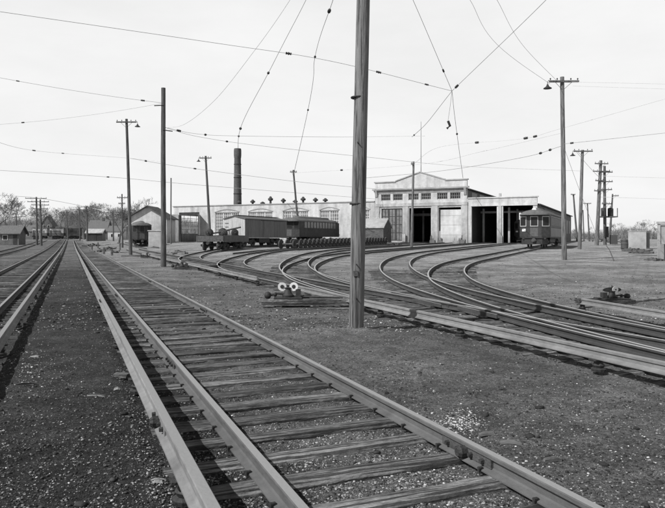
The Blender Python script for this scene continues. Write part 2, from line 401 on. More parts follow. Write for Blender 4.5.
def plates_and_spikes(root, pts, tmax, nmax=96):
    me = None; q = []
    for sgn in (-1, 1):
        for p, t in resample(offset(pts, sgn * HALF), .56):
            if 2.6 < p.y < tmax: q += [(p, t, -1), (p, t, 1)]
    q.sort(key=lambda a: a[0].length)
    for p, t, k in q[:nmax]:
        r = Vector((t.y, -t.x)) * .073 * k + t * .02 * k
        if me is None:
            o = MB().box(-.010, .010, -.010, .010, -.02, .014).box(-.024, .010, -.012, .012, .014, .024).build('spike', 'iron', root); me = o
        else: o = me.copy(); COL.objects.link(o)
        o.location = (p.x + r.x, p.y + r.y, G(p.x, p.y) + TIETOP + .004); o.rotation_euler = (0, 0, math.atan2(-t.x, t.y) + (PI if k < 0 else 0))
def joint(root, d, t, zoff, side=-1, m='iron2', big=False):
    p = ut(t, d); m4 = Matrix.Translation((p.x, p.y, G(p.x, p.y) + zoff)) @ Matrix.Rotation(math.atan2(-U.x, U.y), 4, 'Z')
    mb = MB()
    for s in (-1, 1):
        mb.prism([(s*.011, -.31), (s*.030, -.31), (s*.030, .31), (s*.011, .31)][::s], .030, .088, m4)
    jb = mb.build('joint_bar', m, root)
    for k in (-.22, -.08, .08, .22):
        q = m4 @ Matrix.Translation((side * .030, k, .06)) @ Matrix.Rotation(PI/2, 4, 'Y')
        MB().lathe([(.017, -.028), (.019, 0), (.017, .028)], 6, q).build('bolt', 'iron', jb)
    if big: MB().lathe([(.03, -.05), (.045, -.03), (.045, .03), (.03, .05)], 8, m4 @ Matrix.Translation((side * .05, .0, .06)) @ Matrix.Rotation(PI/2, 4, 'Y')).build('bond_clamp', 'iron', jb)

DM = 1.94; DL = -2.18; DLEAD = 7.25
TFAR = 235
main = track('main track in the foreground running from bottom right to the far left, nearest rails', line_pts(-3, TFAR, DM), 0, long_every=5, long_side=-1)
left = track('track at the left edge parallel to the foreground main track', line_pts(0, TFAR, DL), 0, long_every=5, long_side=1)
plates_and_spikes(main, line_pts(-3, 40, DM), 16)
for t in (3.95, 13.9, 24): joint(main, DM + HALF, t, TIETOP, -1, 'iron2', t < 5)
for t in (8.2, 18.4): joint(main, DM - HALF, t, TIETOP, -1, 'iron2')
track('outer siding track farthest left, beyond the left main track', line_pts(20, 200, -6.9), 0, tie_stop=90)
lead = track('yard lead track alongside the raised third rail in the middle distance', line_pts(-12, 84, DLEAD), .002, railm='railyard', tie_stop=60, maxties=70, tz=.03, long_every=5, long_side=-1)

def arc_pts(t0, Rr, start, straight, tot=47.3, d0=DLEAD):
    c = ut(t0, d0 + Rr); out = []; a0 = math.degrees(start / Rr) if start else 0
    n = 46
    for i in range(n + 1):
        th = R(a0 + (tot - a0) * i / n)
        out.append(ut(t0 + Rr * math.sin(th), d0 + Rr * (1 - math.cos(th))))
    t = (out[-1] - out[-2]).normalized(); e = out[-1]
    k = max(2, int(straight / 4))
    for i in range(1, k + 1): out.append(e + t * straight * i / k)
    return out
def t0_for(e, Rr): return (4.917 - .3218 * Rr - e) / .7344
SW = [(-8.7, 48, 105, 'curved yard track leading to the interurban car beside the barn'),
      (-14.8, 69, 62, 'curved yard track into the rightmost dark barn door'),
      (-19.4, 46, 66, 'curved yard track into the dark barn door next to the tall gable front'),
      (-24.3, 68, 62, 'curved yard track up to the closed white barn door'),
      (-28.6, 46, 60, 'curved yard track into the dark door of the gable front'),
      (-38.3, 46, 66, 'leftmost curved yard track, carrying the flat car and boxcar')]
TRK = []
for k, (e, Rr, st, lab) in enumerate(SW):
    pts = arc_pts(t0_for(e, Rr), Rr, 2.6, st); TRK.append(pts)
    track(lab, pts, .004 + .002 * k, railm='railyard', tie_stop=(34, 31, 33, 36, 44, 52)[k], maxties=60, tz=.022 + .001 * k, spacing=.6)
# spur for the stored wheelsets
sp0 = Vector((-4.2, 60)); DV = Vector((.4226, .9063))
spur = [sp0 + DV * s for s in np.linspace(-8, 30, 12)]
track('short spur track under the row of stored wheelsets', spur, .0, railm='railyard', tie_stop=1)
tp = [ut(84 + 5 * i, 9.7) for i in range(12)]
track('siding under the parked dark trolley car near the white gabled shed', tp, 0, railm='railyard', tie_stop=1)

# third rails
def third_rail(label, pts, h=.19, every=3.0, caps=True):
    root = empty('third_rail', (0, 0, 0), 0, label, 'third rail')
    MB().sweep([(p.x, p.y, G(p.x, p.y) + h) for p in pts], RAIL3).build('conductor_rail', 'rail3', root)
    first = None; n = 0
    for p, t in resample(pts, every):
        if not (2 < p.y < 60): continue
        rz = math.atan2(-t.x, t.y)
        if first is None:
            mb = MB(); mb.lathe([(.085, 0), (.09, .03), (.06, .045), (.075, .075), (.055, .10), (.05, h - TIETOP + .005)], 12)
            mb.box(-.10, .10, -.06, .06, h - TIETOP - .01, h - TIETOP + .006)
            first = mb.build('insulator', 'iron', root); o = first
        else: o = first.copy(); COL.objects.link(o)
        o.location = (p.x, p.y, G(p.x, p.y) + TIETOP - .005); o.rotation_euler = (0, 0, rz); n += 1
    return root
tr = third_rail('raised third rail along the left side of the foreground main track', line_pts(1, 190, .66), .185)
joint(tr, .66, 5.05, .185, -1, 'rail3', True); joint(tr, .66, 15.3, .185, -1, 'rail3')
third_rail('raised third rail along the right side of the left track', line_pts(1, 190, -.90), .185)
third_rail('raised third rail along the near side of the yard lead, behind the foreground pole', line_pts(-6, 17.3, 5.95), .185)
third_rail('third rail along the yard lead beyond the twin-disc switch stand', line_pts(21.5, 60, 6.0), .185)
a, b = Vector((5.57, 14.26)), Vector((6.9, 8.0))
third_rail('short raised third rail at the right edge, ending beside the dark switch stand', [a.lerp(b, i / 8) for i in range(9)], .185)
# planks beside the points, loose timbers
def timber(label, p, L, rz, w=.2, h=.16, z=0, m='tie'):
    o = tie_mesh(L, w, h, random.randrange(9999)).build('loose_timber', m)
    o.location = on(p[0], p[1], h + z); o.rotation_euler = (0, 0, rz); return tag(o, label, 'timber')

# switch guard timbers on turnout frogs
def frog_blocks():
    for k, (t, d, lab) in enumerate([(11.3, 7.97, 'nearest'), (13.4, 8.0, 'second'), (23.4, 7.97, 'third')]):
        p = ut(t, d); r = empty('frog_casting', on(p.x, p.y, TIETOP + .002), math.atan2(-U.x, U.y) - .12, 'iron rail frog where a curved rail crosses the yard lead, %s from the camera' % lab, 'frog')
        MB().prism([(-.18, -.5), (.18, -.5), (.10, .6), (-.10, .6)], 0, .03).build('base_plate', 'iron2', r)
        mb = MB(); mb.box(-.11, -.085, -.9, .8, .03, .11); mb.box(.085, .11, -.9, .8, .03, .11); mb.build('guard_rail', 'railyard', r)
frog_blocks()

# ------------------------------------------------------------------ poles
def shaft(mb_pts, r0, r1, m='pole', parent=None, name='shaft', n=16, crook=.02):
    a, b = Vector(mb_pts[0]), Vector(mb_pts[1]); k = 26; pts = []; rad = []
    ph = random.random() * 50
    for i in range(k + 1):
        f = i / k; p = a.lerp(b, f)
        p += Vector((noise.noise((ph, f * 2.5, 0)), noise.noise((ph, 9, f * 2.5)), 0)) * crook * min(1, f * 4)
        pts.append(p); rad.append((r0 + (r1 - r0) * f) * (1 + .04 * noise.noise((ph, f * 22, 1))))
    return MB().tube(pts, rad, n).build(name, m, parent, smooth=True)
def pole(label, base, top, r0, r1, arms=(), lamp=None, m='pole', name='utility_pole', extras=None, group=None):
    """arms: (fraction of height, half left, half right, angle); lamp: (arm index, side)"""
    base = Vector(base); top = Vector(top); rel = top - base
    root = empty(name, base, 0, label, 'utility pole', group)
    shaft(((0, 0, -.4), rel), r0, r1, m, root)
    for i, (f, hl, hr, an) in enumerate(arms):
        c = rel * f; mt = Matrix.Translation(c) @ Matrix.Rotation(an, 4, 'Z')
        arm = MB().box(-hl, hr, -r1 - .10, -r1, -.06, .06, mt).build('crossarm', 'pole_dark', root)
        x = -hl + .08; step = (hl + hr - .16) / 4
        for q in range(5):
            if abs(x) > .18:
                MB().lathe([(.014, 0), (.014, .05), (.045, .06), (.05, .10), (.03, .15), (.01, .16)], 8, mt @ Matrix.Translation((x, -r1 - .05, .06))).build('insulator', 'porcelain', arm)
            x += step
        MB().tube([mt @ Vector((-hl * .55, -r1 - .03, -.05)), mt @ Vector((0, -r1 + .02, -.55)), mt @ Vector((hr * .55, -r1 - .03, -.05))], .015, 5).build('arm_brace', 'iron', arm)
        if lamp and lamp[0] == i:
            sx = lamp[1] * ((hr if lamp[1] > 0 else hl) + .05)
            lm = MB().tube([mt @ Vector((sx * .75, -r1 - .05, 0)), mt @ Vector((sx, -r1 - .05, .06)), mt @ Vector((sx + .05 * lamp[1], -r1 - .05, -.02)), mt @ Vector((sx + .05 * lamp[1], -r1 - .05, -.2))], .022, 6).build('lamp_bracket', 'iron', root)
            MB().lathe([(.27, -.46), (.25, -.42), (.12, -.34), (.07, -.26), (.06, -.2), (.02, -.17)], 14, mt @ Matrix.Translation((sx + .05 * lamp[1], -r1 - .05, 0))).build('lamp_shade', 'iron', lm, smooth=True)
    return root
def pxpole(label, pxb, Y, pxt, pyt, r0, r1, **kw):
    x = ax(pxb, Y); z = G(x, Y); t = at(pxt, pyt, Y)
    return pole(label, (x, Y, z), (t.x, Y + kw.pop('dy', 0), t.z), r0, r1, **kw)
# foreground pole
Yf = 11.15; xb = ax(355.6, Yf)
fp = pole('big bare wooden trolley pole in the centre foreground, cut off by the top edge', (xb, Yf, 0), (xb + .235 / 1.0 * 12 / 5.9 * .55, Yf, 12.0), .132, .098)
for z, r in ((1.2, .128), (3.3, .12), (.62, .13)):
    MB().tube([(xb * 0 + (.011 * z) - .005, -r - .05, z), (.011 * z, r + .05, z)], .012, 6).build('step_bolt', 'iron', fp)
MB().box(-.045, .035, -.142, -.12, 1.0, 1.09).build('number_plate', 'iron2', fp)
for z in (2.25, 4.1):
    MB().lathe([(.129, -.012), (.133, 0), (.129, .012)], 16, Matrix.Translation((.011 * z, 0, z))).build('wire_band', 'iron', fp)
pB = pxpole('bare pole left of centre, second nearest, with no crossarm', 163.5, 35, 163.3, 88, .155, .115, m='pole_dark')
MB().tube([(-.5, 0, 8.9), (.02, -.12, 8.9)], .03, 6).build('wire_bracket', 'iron', pB)
MB().tube([(.02, -.12, 7.55), (.5, 0, 7.5)], .03, 6).build('wire_bracket', 'iron', pB)
pxpole('leaning lamp pole left of the bare pole, lamp hanging from the right arm', 130.8, 62, 126.6, 119, .17, .12, arms=((.975, .95, 1.0, 0),), lamp=(0, 1), m='pole_dark')
pxpole('lamp pole behind the flat car, lamp on its left arm', 210.8, 84, 205.6, 156, .19, .13, arms=((.975, .8, .8, 0),), lamp=(0, -1), m='pole_dark')
pxpole('thin leaning pole behind the low coach and its row of wheelsets', 300, 92, 293.3, 170, .17, .12, arms=((.97, .5, .5, 0),), m='pole_dark')
pxpole('slim pole in front of the gabled barn front', 411.5, 66, 413.5, 161.5, .15, .10, arms=((.97, .28, .1, 0),))
pxpole('slender pale pole at the left end of the barn', 171, 100, 171, 178, .12, .10, m='pole')
pxpole('tall lamp pole right of the interurban car, nearest on the right side', 564.4, 41, 562.2, 77, .165, .125, arms=((.972, .9, 1.0, 0),), lamp=(0, -1))
pxpole('lamp pole behind the tall right-hand one, second from the camera on that side', 579.4, 64, 582.5, 150, .19, .14, arms=((.985, .95, .95, 0),), lamp=(0, -1))
# transformer platform between two poles
xt = ax(596.5, 82)
tf = pxpole('heavily armed pole of the transformer platform, with three crossarms', 596.5, 82, 600.8, 160.5, .26, .18, arms=((.96, .9, .9, .1), (.87, 1.1, 1.2, .1), (.76, .7, .7, .1), (.64, .8, .8, .1)))
t2 = pxpole('rear pole of the transformer platform, with stub arms and wiring gear', 605, 84, 604.5, 166, .22, .15, arms=((.92, .6, 1.0, .1), (.80, .7, 1.0, .1), (.70, .9, .9, .1), (.52, .5, .9, .1)), m='pole_dark')
MB().box(-.9, 1.3, -.9, .5, 3.6, 3.75).build('platform', 'pole_dark', t2)
for q in ((-.85, -.85), (1.25, -.85), (1.25, .45)): MB().box(q[0]-.04, q[0]+.04, q[1]-.04, q[1]+.04, 3.75, 4.8).build('platform_post', 'pole_dark', t2)
for dx in (-.35, .55):
    c = MB().lathe([(.05, 0), (.33, .02), (.33, .95), (.28, 1.05), (.06, 1.12)], 14, Matrix.Translation((dx, -.35, 3.76))).build('transformer', 'iron', t2, smooth=True)
    MB().lathe([(.03, 0), (.05, .08), (.03, .14), (.05, .2), (.02, .28)], 8, Matrix.Translation((dx, -.35, 4.86))).build('bushing', 'porcelain', c)
MB().box(-.2, .25, -.55, -.2, 1.0, 2.4).build('switch_box', 'iron', t2)
MB().box(.5, 1.4, -.6, -.3, .1, 1.3).build('meter_box', 'iron2', t2)
gw = at(607, 244, 78); ge = at(613.5, 263.5, 39)
tag(MB().tube([gw + Vector((-.2, 0, 0)), gw.lerp(on(ax(613.5, 40), 40), .5) + Vector((0, 0, .03)), on(ax(613.5, 40), 40, .05)], .03, 6).build('fallen_pole', 'pole_dark'), 'thin dark bar lying on the dirt in front of the transformer platform', 'bar')
pxpole('far pole leaning left behind the second right-hand lamp pole', 577.5, 120, 573.3, 194, .2, .13, arms=((.985, .55, .3, 0),), m='pole_dark')
pxpole('far slim upright pole between the lamp pole and transformer platform', 589.5, 130, 587.4, 203, .16, .11, arms=((.985, .9, .7, 0),), m='pole_dark')
pxpole('far pole leaning right, just right of the transformer platform', 609.3, 110, 612.6, 194, .2, .12, arms=((.96, .15, 1.0, 0),), m='pole_dark')
pxpole('far thin pole seen between the two right-hand lamp poles', 584, 150, 583, 210, .16, .11, m='pole_dark')
# far left line poles
for i, (lab, pb, Y, pt, y, arms, r) in enumerate([
    ('tall line pole with two crossarms at far left near the gabled hut', 37, 120, 36.4, 197, ((.97, 2.0, 2.0, 0), (.90, 1.6, 1.6, 0)), .22),
    ('double-armed line pole just right of the tall one by the hut', 41.5, 116, 40.3, 199.5, ((.95, 1.5, 1.5, .2), (.88, 1.5, 1.5, .2), (.80, 1.3, 1.3, .2)), .2),
    ('many-armed line pole in front of the stopped train', 87.5, 170, 86.5, 206, ((.97, 2.5, 2.5, 0), (.88, 2.0, 2.0, 0), (.80, 2, 2, 0)), .26),
    ('shorter line pole beside the many-armed one', 80, 185, 79.3, 208, ((.95, 2.4, 1.5, 0),), .2),
    ('slim pole over the middle of the stopped train', 68, 200, 66.5, 211, ((.96, 2.0, 2.0, 0),), .2),
    ('thin pole in front of the bare tree left of the leaning lamp pole', 122.5, 95, 122, 194, ((.93, .7, .9, 0), (.82, .5, .5, 0)), .14),
    ('far pole with single crossarm left of the leaning lamp pole', 113.5, 165, 113, 211, ((.95, 2.2, 1.6, 0),), .2),
    ('small distant pole behind the hut at far left', 17, 190, 16, 213, ((.95, 2.2, 2.2, 0), (.85, 1.8, 1.8, 0)), .22)]):
    pxpole(lab, pb, Y, pt, y, r, r * .65, arms=arms, m='pole_dark')

# ------------------------------------------------------------------ car barn
BC = Vector((19.75, 94.0)); BZ = 1.02
barn = empty('car_barn', (BC.x, BC.y, BZ), R(-25), 'long whitewashed trolley barn with stepped gable front, dark door bays and low window wing', 'car barn')
def s_at(p):
    q = (p - CX) / F; return (94 * q - 19.75) / (.9063 + .4226 * q)
def wall(mb, x0, x1, z0, z1, holes, y0=0, y1=.4):
    xs = sorted(set([x0, x1] + [h for H in holes for h in H[:2]])); zs = sorted(set([z0, z1] + [h for H in holes for h in H[2:4]]))
    def solid(i, k):
        if i < 0 or k < 0 or i >= len(xs)-1 or k >= len(zs)-1: return False
        cx = (xs[i]+xs[i+1])/2; cz = (zs[k]+zs[k+1])/2
        return not any(h[0] < cx < h[1] and h[2] < cz < h[3] for h in holes)
    for i in range(len(xs)-1):
        for k in range(len(zs)-1):
            if not solid(i, k): continue
            a, b, c, d = xs[i], xs[i+1], zs[k], zs[k+1]
            V = [(a,y0,c),(b,y0,c),(b,y0,d),(a,y0,d),(a,y1,c),(b,y1,c),(b,y1,d),(a,y1,d)]
            Fs = [(0,1,2,3),(5,4,7,6)]
            if not solid(i-1,k): Fs.append((4,0,3,7))
            if not solid(i+1,k): Fs.append((1,5,6,2))
            if not solid(i,k-1): Fs.append((4,5,1,0))
            if not solid(i,k+1): Fs.append((3,2,6,7))
            mb.add(V, Fs)
GX0 = -14.45; DT = 5.25; zb = -.6
# main gabled front
wt = [(381, 390.5), (393, 402.7), (408.3, 418.7), (421, 431), (437, 447.6), (450, 460.6)]
tophole = [(s_at(a), s_at(b), 6.45, 7.45) for a, b in wt]
d1 = (s_at(409), s_at(431)); d2 = (s_at(438.5), s_at(461)); d0 = (s_at(381.5), s_at(402.5))
mb = MB(); wall(mb, GX0, 0, zb, 9.25, tophole + [(d0[0], d0[1], .25, DT), (d1[0], d1[1], zb, DT), (d2[0], d2[1], zb, DT)])
pk = s_at(420)
mb.add(*(lambda P: ([(x, 0, z) for x, z in P] + [(x, .4, z) for x, z in P], [tuple(range(5)), tuple(range(9, 4, -1))] + [(i, (i+1)%5, 5+(i+1)%5, 5+i) for i in range(5)]))([(s_at(395.5), 9.252), (s_at(445), 9.252), (s_at(445), 9.35), (pk, 10.6), (s_at(395.5), 9.35)]))
mb.build('gable_front_wall', 'stucco', barn)
# piers and bands proud of the wall
for a, b in ((GX0 - .08, GX0 + .75), (d0[1] + .12, d1[0] - .12), (d1[1] + .1, d2[0] - .1), (d2[1] + .1, .10)):
    MB().box(a, b, -.12, -.003, zb, DT + .25).build('pier', 'concrete', barn)
mb = MB(); mb.box(GX0 - .1, .1, -.16, -.003, DT + .27, DT + .75); mb.box(GX0 - .05, .05, -.09, -.003, DT + 2.35, DT + 2.5); mb.build('lintel_band', 'concrete', barn)
mb = MB(); mb.box(GX0 - .35, .35, -.42, .0 - .003, 8.05, 8.28); mb.box(GX0 - .15, .15, -.16, -.003, 7.85, 8.045); mb.build('cornice', 'stucco2', barn)
mb = MB(); mb.box(GX0 - .15, s_at(395.5), -.12, .5, 9.255, 9.42); mb.box(s_at(445), .15, -.12, .5, 9.255, 9.42)
for x0, x1 in ((s_at(395.5), pk), (s_at(445), pk)):
    a, b = sorted((x0, x1)); za, zbb = (9.37, 10.62) if x0 < x1 else (10.62, 9.37)
    mb.add([(a,-.12,za),(b,-.12,zbb),(b,.5,zbb),(a,.5,za),(a,-.12,za+.15),(b,-.12,zbb+.15),(b,.5,zbb+.15),(a,.5,za+.15)], [(3,2,1,0),(4,5,6,7),(0,1,5,4),(1,2,6,5),(2,3,7,6),(3,0,4,7)])
mb.build('parapet_coping', 'stucco2', barn)
for x in (GX0 + .25, -.25):                                             # scroll brackets
    mb = MB()
    mb.add([(x-.18,-.003,8.05),(x-.18,-.4,8.05),(x-.18,-.12,7.1),(x-.18,-.003,6.9),(x+.18,-.003,8.05),(x+.18,-.4,8.05),(x+.18,-.12,7.1),(x+.18,-.003,6.9)], [(0,1,2,3),(7,6,5,4),(0,4,5,1),(1,5,6,2),(2,6,7,3)]); mb.build('cornice_bracket', 'stucco2', barn)
def window(parent, x0, x1, z0, z1, nx_, nz_, y=.12, frame='white', pane='glass', bar=.05, fr=.09, name='window'):
    mb = MB()
    mb.box(x0, x1, y, y+.08, z0, z0+fr); mb.box(x0, x1, y, y+.08, z1-fr, z1); mb.box(x0, x0+fr, y, y+.08, z0+fr, z1-fr); mb.box(x1-fr, x1, y, y+.08, z0+fr, z1-fr)
    for i in range(1, nx_): c = x0 + (x1-x0)*i/nx_; mb.box(c-bar/2, c+bar/2, y+.01, y+.07, z0+fr, z1-fr)
    for k in range(1, nz_): c = z0 + (z1-z0)*k/nz_; mb.box(x0+fr, x1-fr, y+.015, y+.065, c-bar/2, c+bar/2)
    w = mb.build(name, frame, parent)
    MB().box(x0+.02, x1-.02, y+.045, y+.055, z0+.02, z1-.02).build('pane', pane, w); return w
for h in tophole: window(barn, h[0], h[1], h[2], h[3], 5, 2, frame='stucco2', bar=.04)
# big glazed bay on the left
zc = (d0[0] + d0[1]) / 2
for a, b in ((d0[0], d0[0] + (d0[1]-d0[0])/3), (d0[0] + (d0[1]-d0[0])/3, d0[0] + 2*(d0[1]-d0[0])/3), (d0[0] + 2*(d0[1]-d0[0])/3, d0[1])):
    window(barn, a, b, .25, DT, 2, 4, frame='cardark', pane='glasspale', fr=.12, bar=.07)
# closed white door
mb = MB(); mb.box(d2[0] + .25, d2[1], .25, .32, zb, DT - .35); mb.build('closed_door', 'doorpaint', barn)
mb = MB()
for z in (1.1, 2.6, 4.0): mb.box(d2[0] + .25, d2[1], .235, .25, z, z + .07)
mb.build('door_battens', 'concrete', barn)
# right bays
RX1 = 9.9; e1 = (s_at(471.5), s_at(496.8)); e2 = (s_at(503), s_at(533))
mb = MB(); wall(mb, .002, RX1, zb, 6.45, [(e1[0], e1[1], zb, DT + .05), (e2[0], e2[1], zb, DT + .05)], .02, .42); mb.build('bay_front_wall', 'stucco', barn)
mb = MB(); mb.box(e1[0] - .1, RX1 + .05, -.08, .017, DT + .05, DT + .42); mb.box(.12, RX1 + .15, -.1, .5, 6.453, 6.6); mb.build('bay_lintel', 'doorpaint', barn)
mb = MB(); mb.box(e1[1] + .1, e2[0] - .1, -.2, .017, zb, 1.0); mb.box(e1[1] + .22, e2[0] - .22, -.12, .017, 1.0, DT + .04); mb.box(e1[1] + .3, e2[0] - .3, -.02, .4, 6.603, 7.1); mb.build('bay_pier', 'concrete', barn)
# left window wing
LX0 = -53.9
grp = [(-44.7, -39.7, 3), (-37.8, -33, 3), (-31, -26.2, 3), (-24.1, -20.7, 2), (-18.4, -15.4, 2)]
port = (-52.6, -48.1, zb, 5.3)
mb = MB(); wall(mb, LX0, GX0 - .10, zb, 6.35, [(a, b, 1.3, 5.15) for a, b, n in grp] + [port], .1, .5); mb.build('wing_front_wall', 'stucco', barn)
mb = MB(); mb.box(LX0 - .12, GX0 - .12, -.02, .7, 6.353, 6.5); mb.build('wing_coping', 'stucco2', barn)
for a, b, n in grp:
    for i in range(n):
        w = (b - a) / n; window(barn, a + w * i + .04, a + w * (i+1) - .04, 1.3, 5.15, 4, 7, y=.25, pane='glasspale', bar=.055)
    seg = MB(); c = (a + b) / 2
    pts = [(a - .1 + (b - a + .2) * i / 10, 5.18 + .45 * math.sin(PI * i / 10)) for i in range(11)]
    for (xa, za), (xb_, zb_) in zip(pts, pts[1:]):
        seg.add([(xa,.02,za),(xb_,.02,zb_),(xb_,.097,zb_),(xa,.097,za),(xa,.02,za+.12),(xb_,.02,zb_+.12),(xb_,.097,zb_+.12),(xa,.097,za+.12)], [(3,2,1,0),(4,5,6,7),(0,1,5,4),(1,2,6,5),(2,3,7,6),(3,0,4,7)])
    seg.build('window_arch', 'stucco2', barn)
    MB().box(a - .1, b + .1, .0, .097, 1.14, 1.295).build('window_sill', 'concrete', barn)
mb = MB(); mb.box(port[0], port[1], .2, .45, 4.75, 5.28); mb.box(port[0], port[0] + .25, .2, .45, zb, 4.75); mb.box(port[1] - .25, port[1], .2, .45, zb, 4.75); mb.box(-49.6, -49.35, 14.1, 14.3, 0, 5); mb.build('portal_frame', 'cardark', barn)
lf = MB().box(0, 1.9, -.04, .04, 0, 4.9).build('door_leaf', 'boxside', barn); lf.location = (port[1] + .02, 0.0, .05); lf.rotation_euler = (0, 0, R(-58))
lf = MB().box(0, 1.5, -.04, .04, 0, 4.9).build('door_leaf', 'concrete', barn); lf.location = (port[0] - .05, 0.0, .05); lf.rotation_euler = (0, 0, R(-150))
# wing rear wall with open lights behind the portal, sides and roofs
mb = MB(); wall(mb, LX0, GX0 - .5, zb, 6.1, [(port[0] + .3, port[1] - .1, 2.0, 4.9)], 14, 14.3); mb.build('wing_rear_wall', 'stucco2', barn)
mb = MB()
for z in (2.7, 3.4, 4.1): mb.box(port[0] + .3, port[1] - .1, 14.1, 14.2, z, z + .1)
for x in (-51.2, -50.2): mb.box(x, x + .1, 14.2, 14.28, 2.0, 4.9)
mb.build('rear_window_bars', 'white', barn)
mb = MB(); wall(mb, -13.99, -.5, zb, 6.3, [(-10.6, -1.2, 1.5, 4.85)], 0, .3)
mb.v = [(LX0 + y, -x, z) for x, y, z in mb.v]; mb.build('wing_side_wall', 'stucco', barn)
MB().box(-47.6, -47.3, .5, 13.99, zb, 6.09).build('wing_cross_wall', 'stucco2', barn)
mb = MB()
for z in (2.2, 2.9, 3.6, 4.3): mb.box(LX0 + .1, LX0 + .2, 1.2, 10.6, z, z + .07)
for y in (3.0, 4.9, 6.8, 8.7): mb.box(LX0 + .08, LX0 + .099, y, y + .12, 1.5, 4.85)
mb.build('side_sash_bars', 'white', barn)
mb = MB(); mb.box(LX0 + .3, GX0 - .3, .5, 14, 6.1, 6.25); mb.build('wing_roof', 'roof', barn)
GL = 48
mb = MB(); mb.box(GX0, GX0 + .3, .4, GL, zb, 7.8); mb.box(-.3, 0, .42, GL, zb, 7.8)
mb.box(GX0, 0, GL, GL + .3, zb, 7.8); mb.build('gable_side_wall', 'hutwall', barn)
for i in range(8):
    if i % 1 == 0: MB().box(.003, .04, 3 + i * 5.5, 6.6 + i * 5.5, 6.75, 7.55).build('monitor_window', 'glass', barn)
mb = MB(); P = [(GX0 - .3, 7.82), (pk, 8.9), (.3, 7.82), (.3, 7.98), (pk, 9.06), (GX0 - .3, 7.98)]
mb.add([(x, .42, z) for x, z in P] + [(x, GL + .5, z) for x, z in P], [(0,1,2,3,4,5), (11,10,9,8,7,6)] + [(i, (i+1)%6, 6+(i+1)%6, 6+i) for i in range(6)]); mb.build('gable_roof', 'roof', barn)
RL = 56
for i, (x, y) in enumerate([(-9.4, 3.2), (-9.4, 9), (-5.0, 3.2), (e1[0] + .5, 6), (e1[1] - .3, 4), (e2[0] + .6, 9), (e1[0] + 1.6, 14), (e2[0] + .3, 3.2)]):
    MB().box(x - .14, x + .14, y, y + .28, zb, 5.2).build('interior_post', 'concrete', barn)
MB().box(GX0 + .3, -.32, 8, 8.2, 4.3, 4.7).box(e1[0], RX1 - .3, 6.3, 6.5, 4.5, 4.8).build('interior_beam', 'concrete', barn)
mb = MB(); mb.box(RX1 - .3, RX1, .42, RL, zb, 5.35); mb.box(.3, RX1, RL, RL + .3, zb, 5.35); mb.build('bay_side_wall', 'hutwall', barn)
for i in range(10): MB().box(RX1 + .003, RX1 + .04, 3 + i * 5.2, 6.2 + i * 5.2, 1.6, 4.3).build('side_window', 'glass', barn)
mb = MB(); mb.add([(.003,.43,6.2),(RX1+.35,.43,5.36),(RX1+.35,RL+.3,5.36),(.003,RL+.3,6.2),(.003,.43,6.35),(RX1+.35,.43,5.52),(RX1+.35,RL+.3,5.52),(.003,RL+.3,6.35)], [(3,2,1,0),(4,5,6,7),(0,1,5,4),(1,2,6,5),(2,3,7,6),(3,0,4,7)]); mb.build('bay_roof', 'roof', barn)
mb = MB(); mb.box(RX1 + .36, RX1 + .39, .42, .6, 0, 5.3); mb.build('downspout', 'iron', barn)
fm = MB(); fm.tube([(pk, .5, 10.4), (pk, .5, 18.4)], [.06, .03], 8); fm.build('flagpole', 'pole', barn)
def vent(px, s, scale, tall):
    v = empty('roof_ventilator', (0,0,0)); 
    P = barn.matrix_basis @ Vector((0,0,0))
    return v
# ventilators stand fixed on the roof: parts of the barn
vp = [(222, 1.0), (236, 1.1), (246, .75), (254, 1.5), (267, 1.15), (279, .9), (287, 1.3), (299.5, 1.1), (309.5, 1.0), (371, 1.0)]
for p, k in vp:
    s = s_at(p) + 1.2
    MB().lathe([(.22, 0), (.18, .6 * k), (.2, .66 * k), (.42, .72 * k), (.46, .92 * k), (.24, 1.02 * k), (.22, 1.12 * k), (.06, 1.2 * k)], 12, Matrix.Translation((s, 3.5, 6.2))).build('roof_ventilator', 'iron2', barn, smooth=True)
# ground-level grime things by the doors
for i, (px, w, h, lab) in enumerate([(404.5, .5, 1.2, 'small white notice box against the pier beside the glazed bay'),]):
    o = MB().box(-w/2, w/2, -.2, 0, .2, h + .2).build('notice_box', 'concrete'); q = BC + Vector((.9063, -.4226)) * s_at(px); o.location = (q.x - .1, q.y - .35, BZ - .1); o.rotation_euler = (0, 0, R(-25)); tag(o, lab, 'box')
for i, (px, h, lab) in enumerate([(434, 1.5, 'dark junk leaning on the pier left of the closed white door'), (441.5, 1.2, 'low dark junk at the left foot of the closed white door'), (456.5, 1.3, 'pale crate and boards at the right foot of the closed white door'), (462.5, 1.8, 'boards leaning on the pier right of the closed white door')]):
    q = BC + Vector((.9063, -.4226)) * s_at(px) - Vector((.4226, .9063)) * .6
    o = MB(); 
    for j in range(4):
        x = random.uniform(-.4, .3); hh = h * random.uniform(.4, 1); o.box(x, x + .16, -.1 - j * .05, -.07 - j * .05, 0, hh)
    o.box(-.35, .4, -.5, -.33, 0, h * .35); o = o.build('scrap_heap', 'concrete' if i == 2 else 'hutwall'); o.location = (q.x, q.y, G(q.x, q.y) - .03); o.rotation_euler = (0, 0, R(-25)); tag(o, lab, 'scrap')
# smokestack
cs = ax(237.6, 126)
st = empty('smokestack', (cs, 126, 1.0), 0, 'tall round dark smokestack rising behind the window wing', 'smokestack')
MB().lathe([(.90, 0), (.70, 14), (.66, 16.4), (.70, 16.5), (.74, 17.0), (.74, 17.9), (.68, 18.3)], 24).build('shaft', 'brick', st, smooth=True)
for z in (3, 6.2, 9.4, 12.6, 15.2): MB().lathe([(.97 - z * .0145, z - .06), (.99 - z * .0145, z), (.97 - z * .0145, z + .06)], 24).build('band', 'iron', st)
aer = at(256, 190, 118)
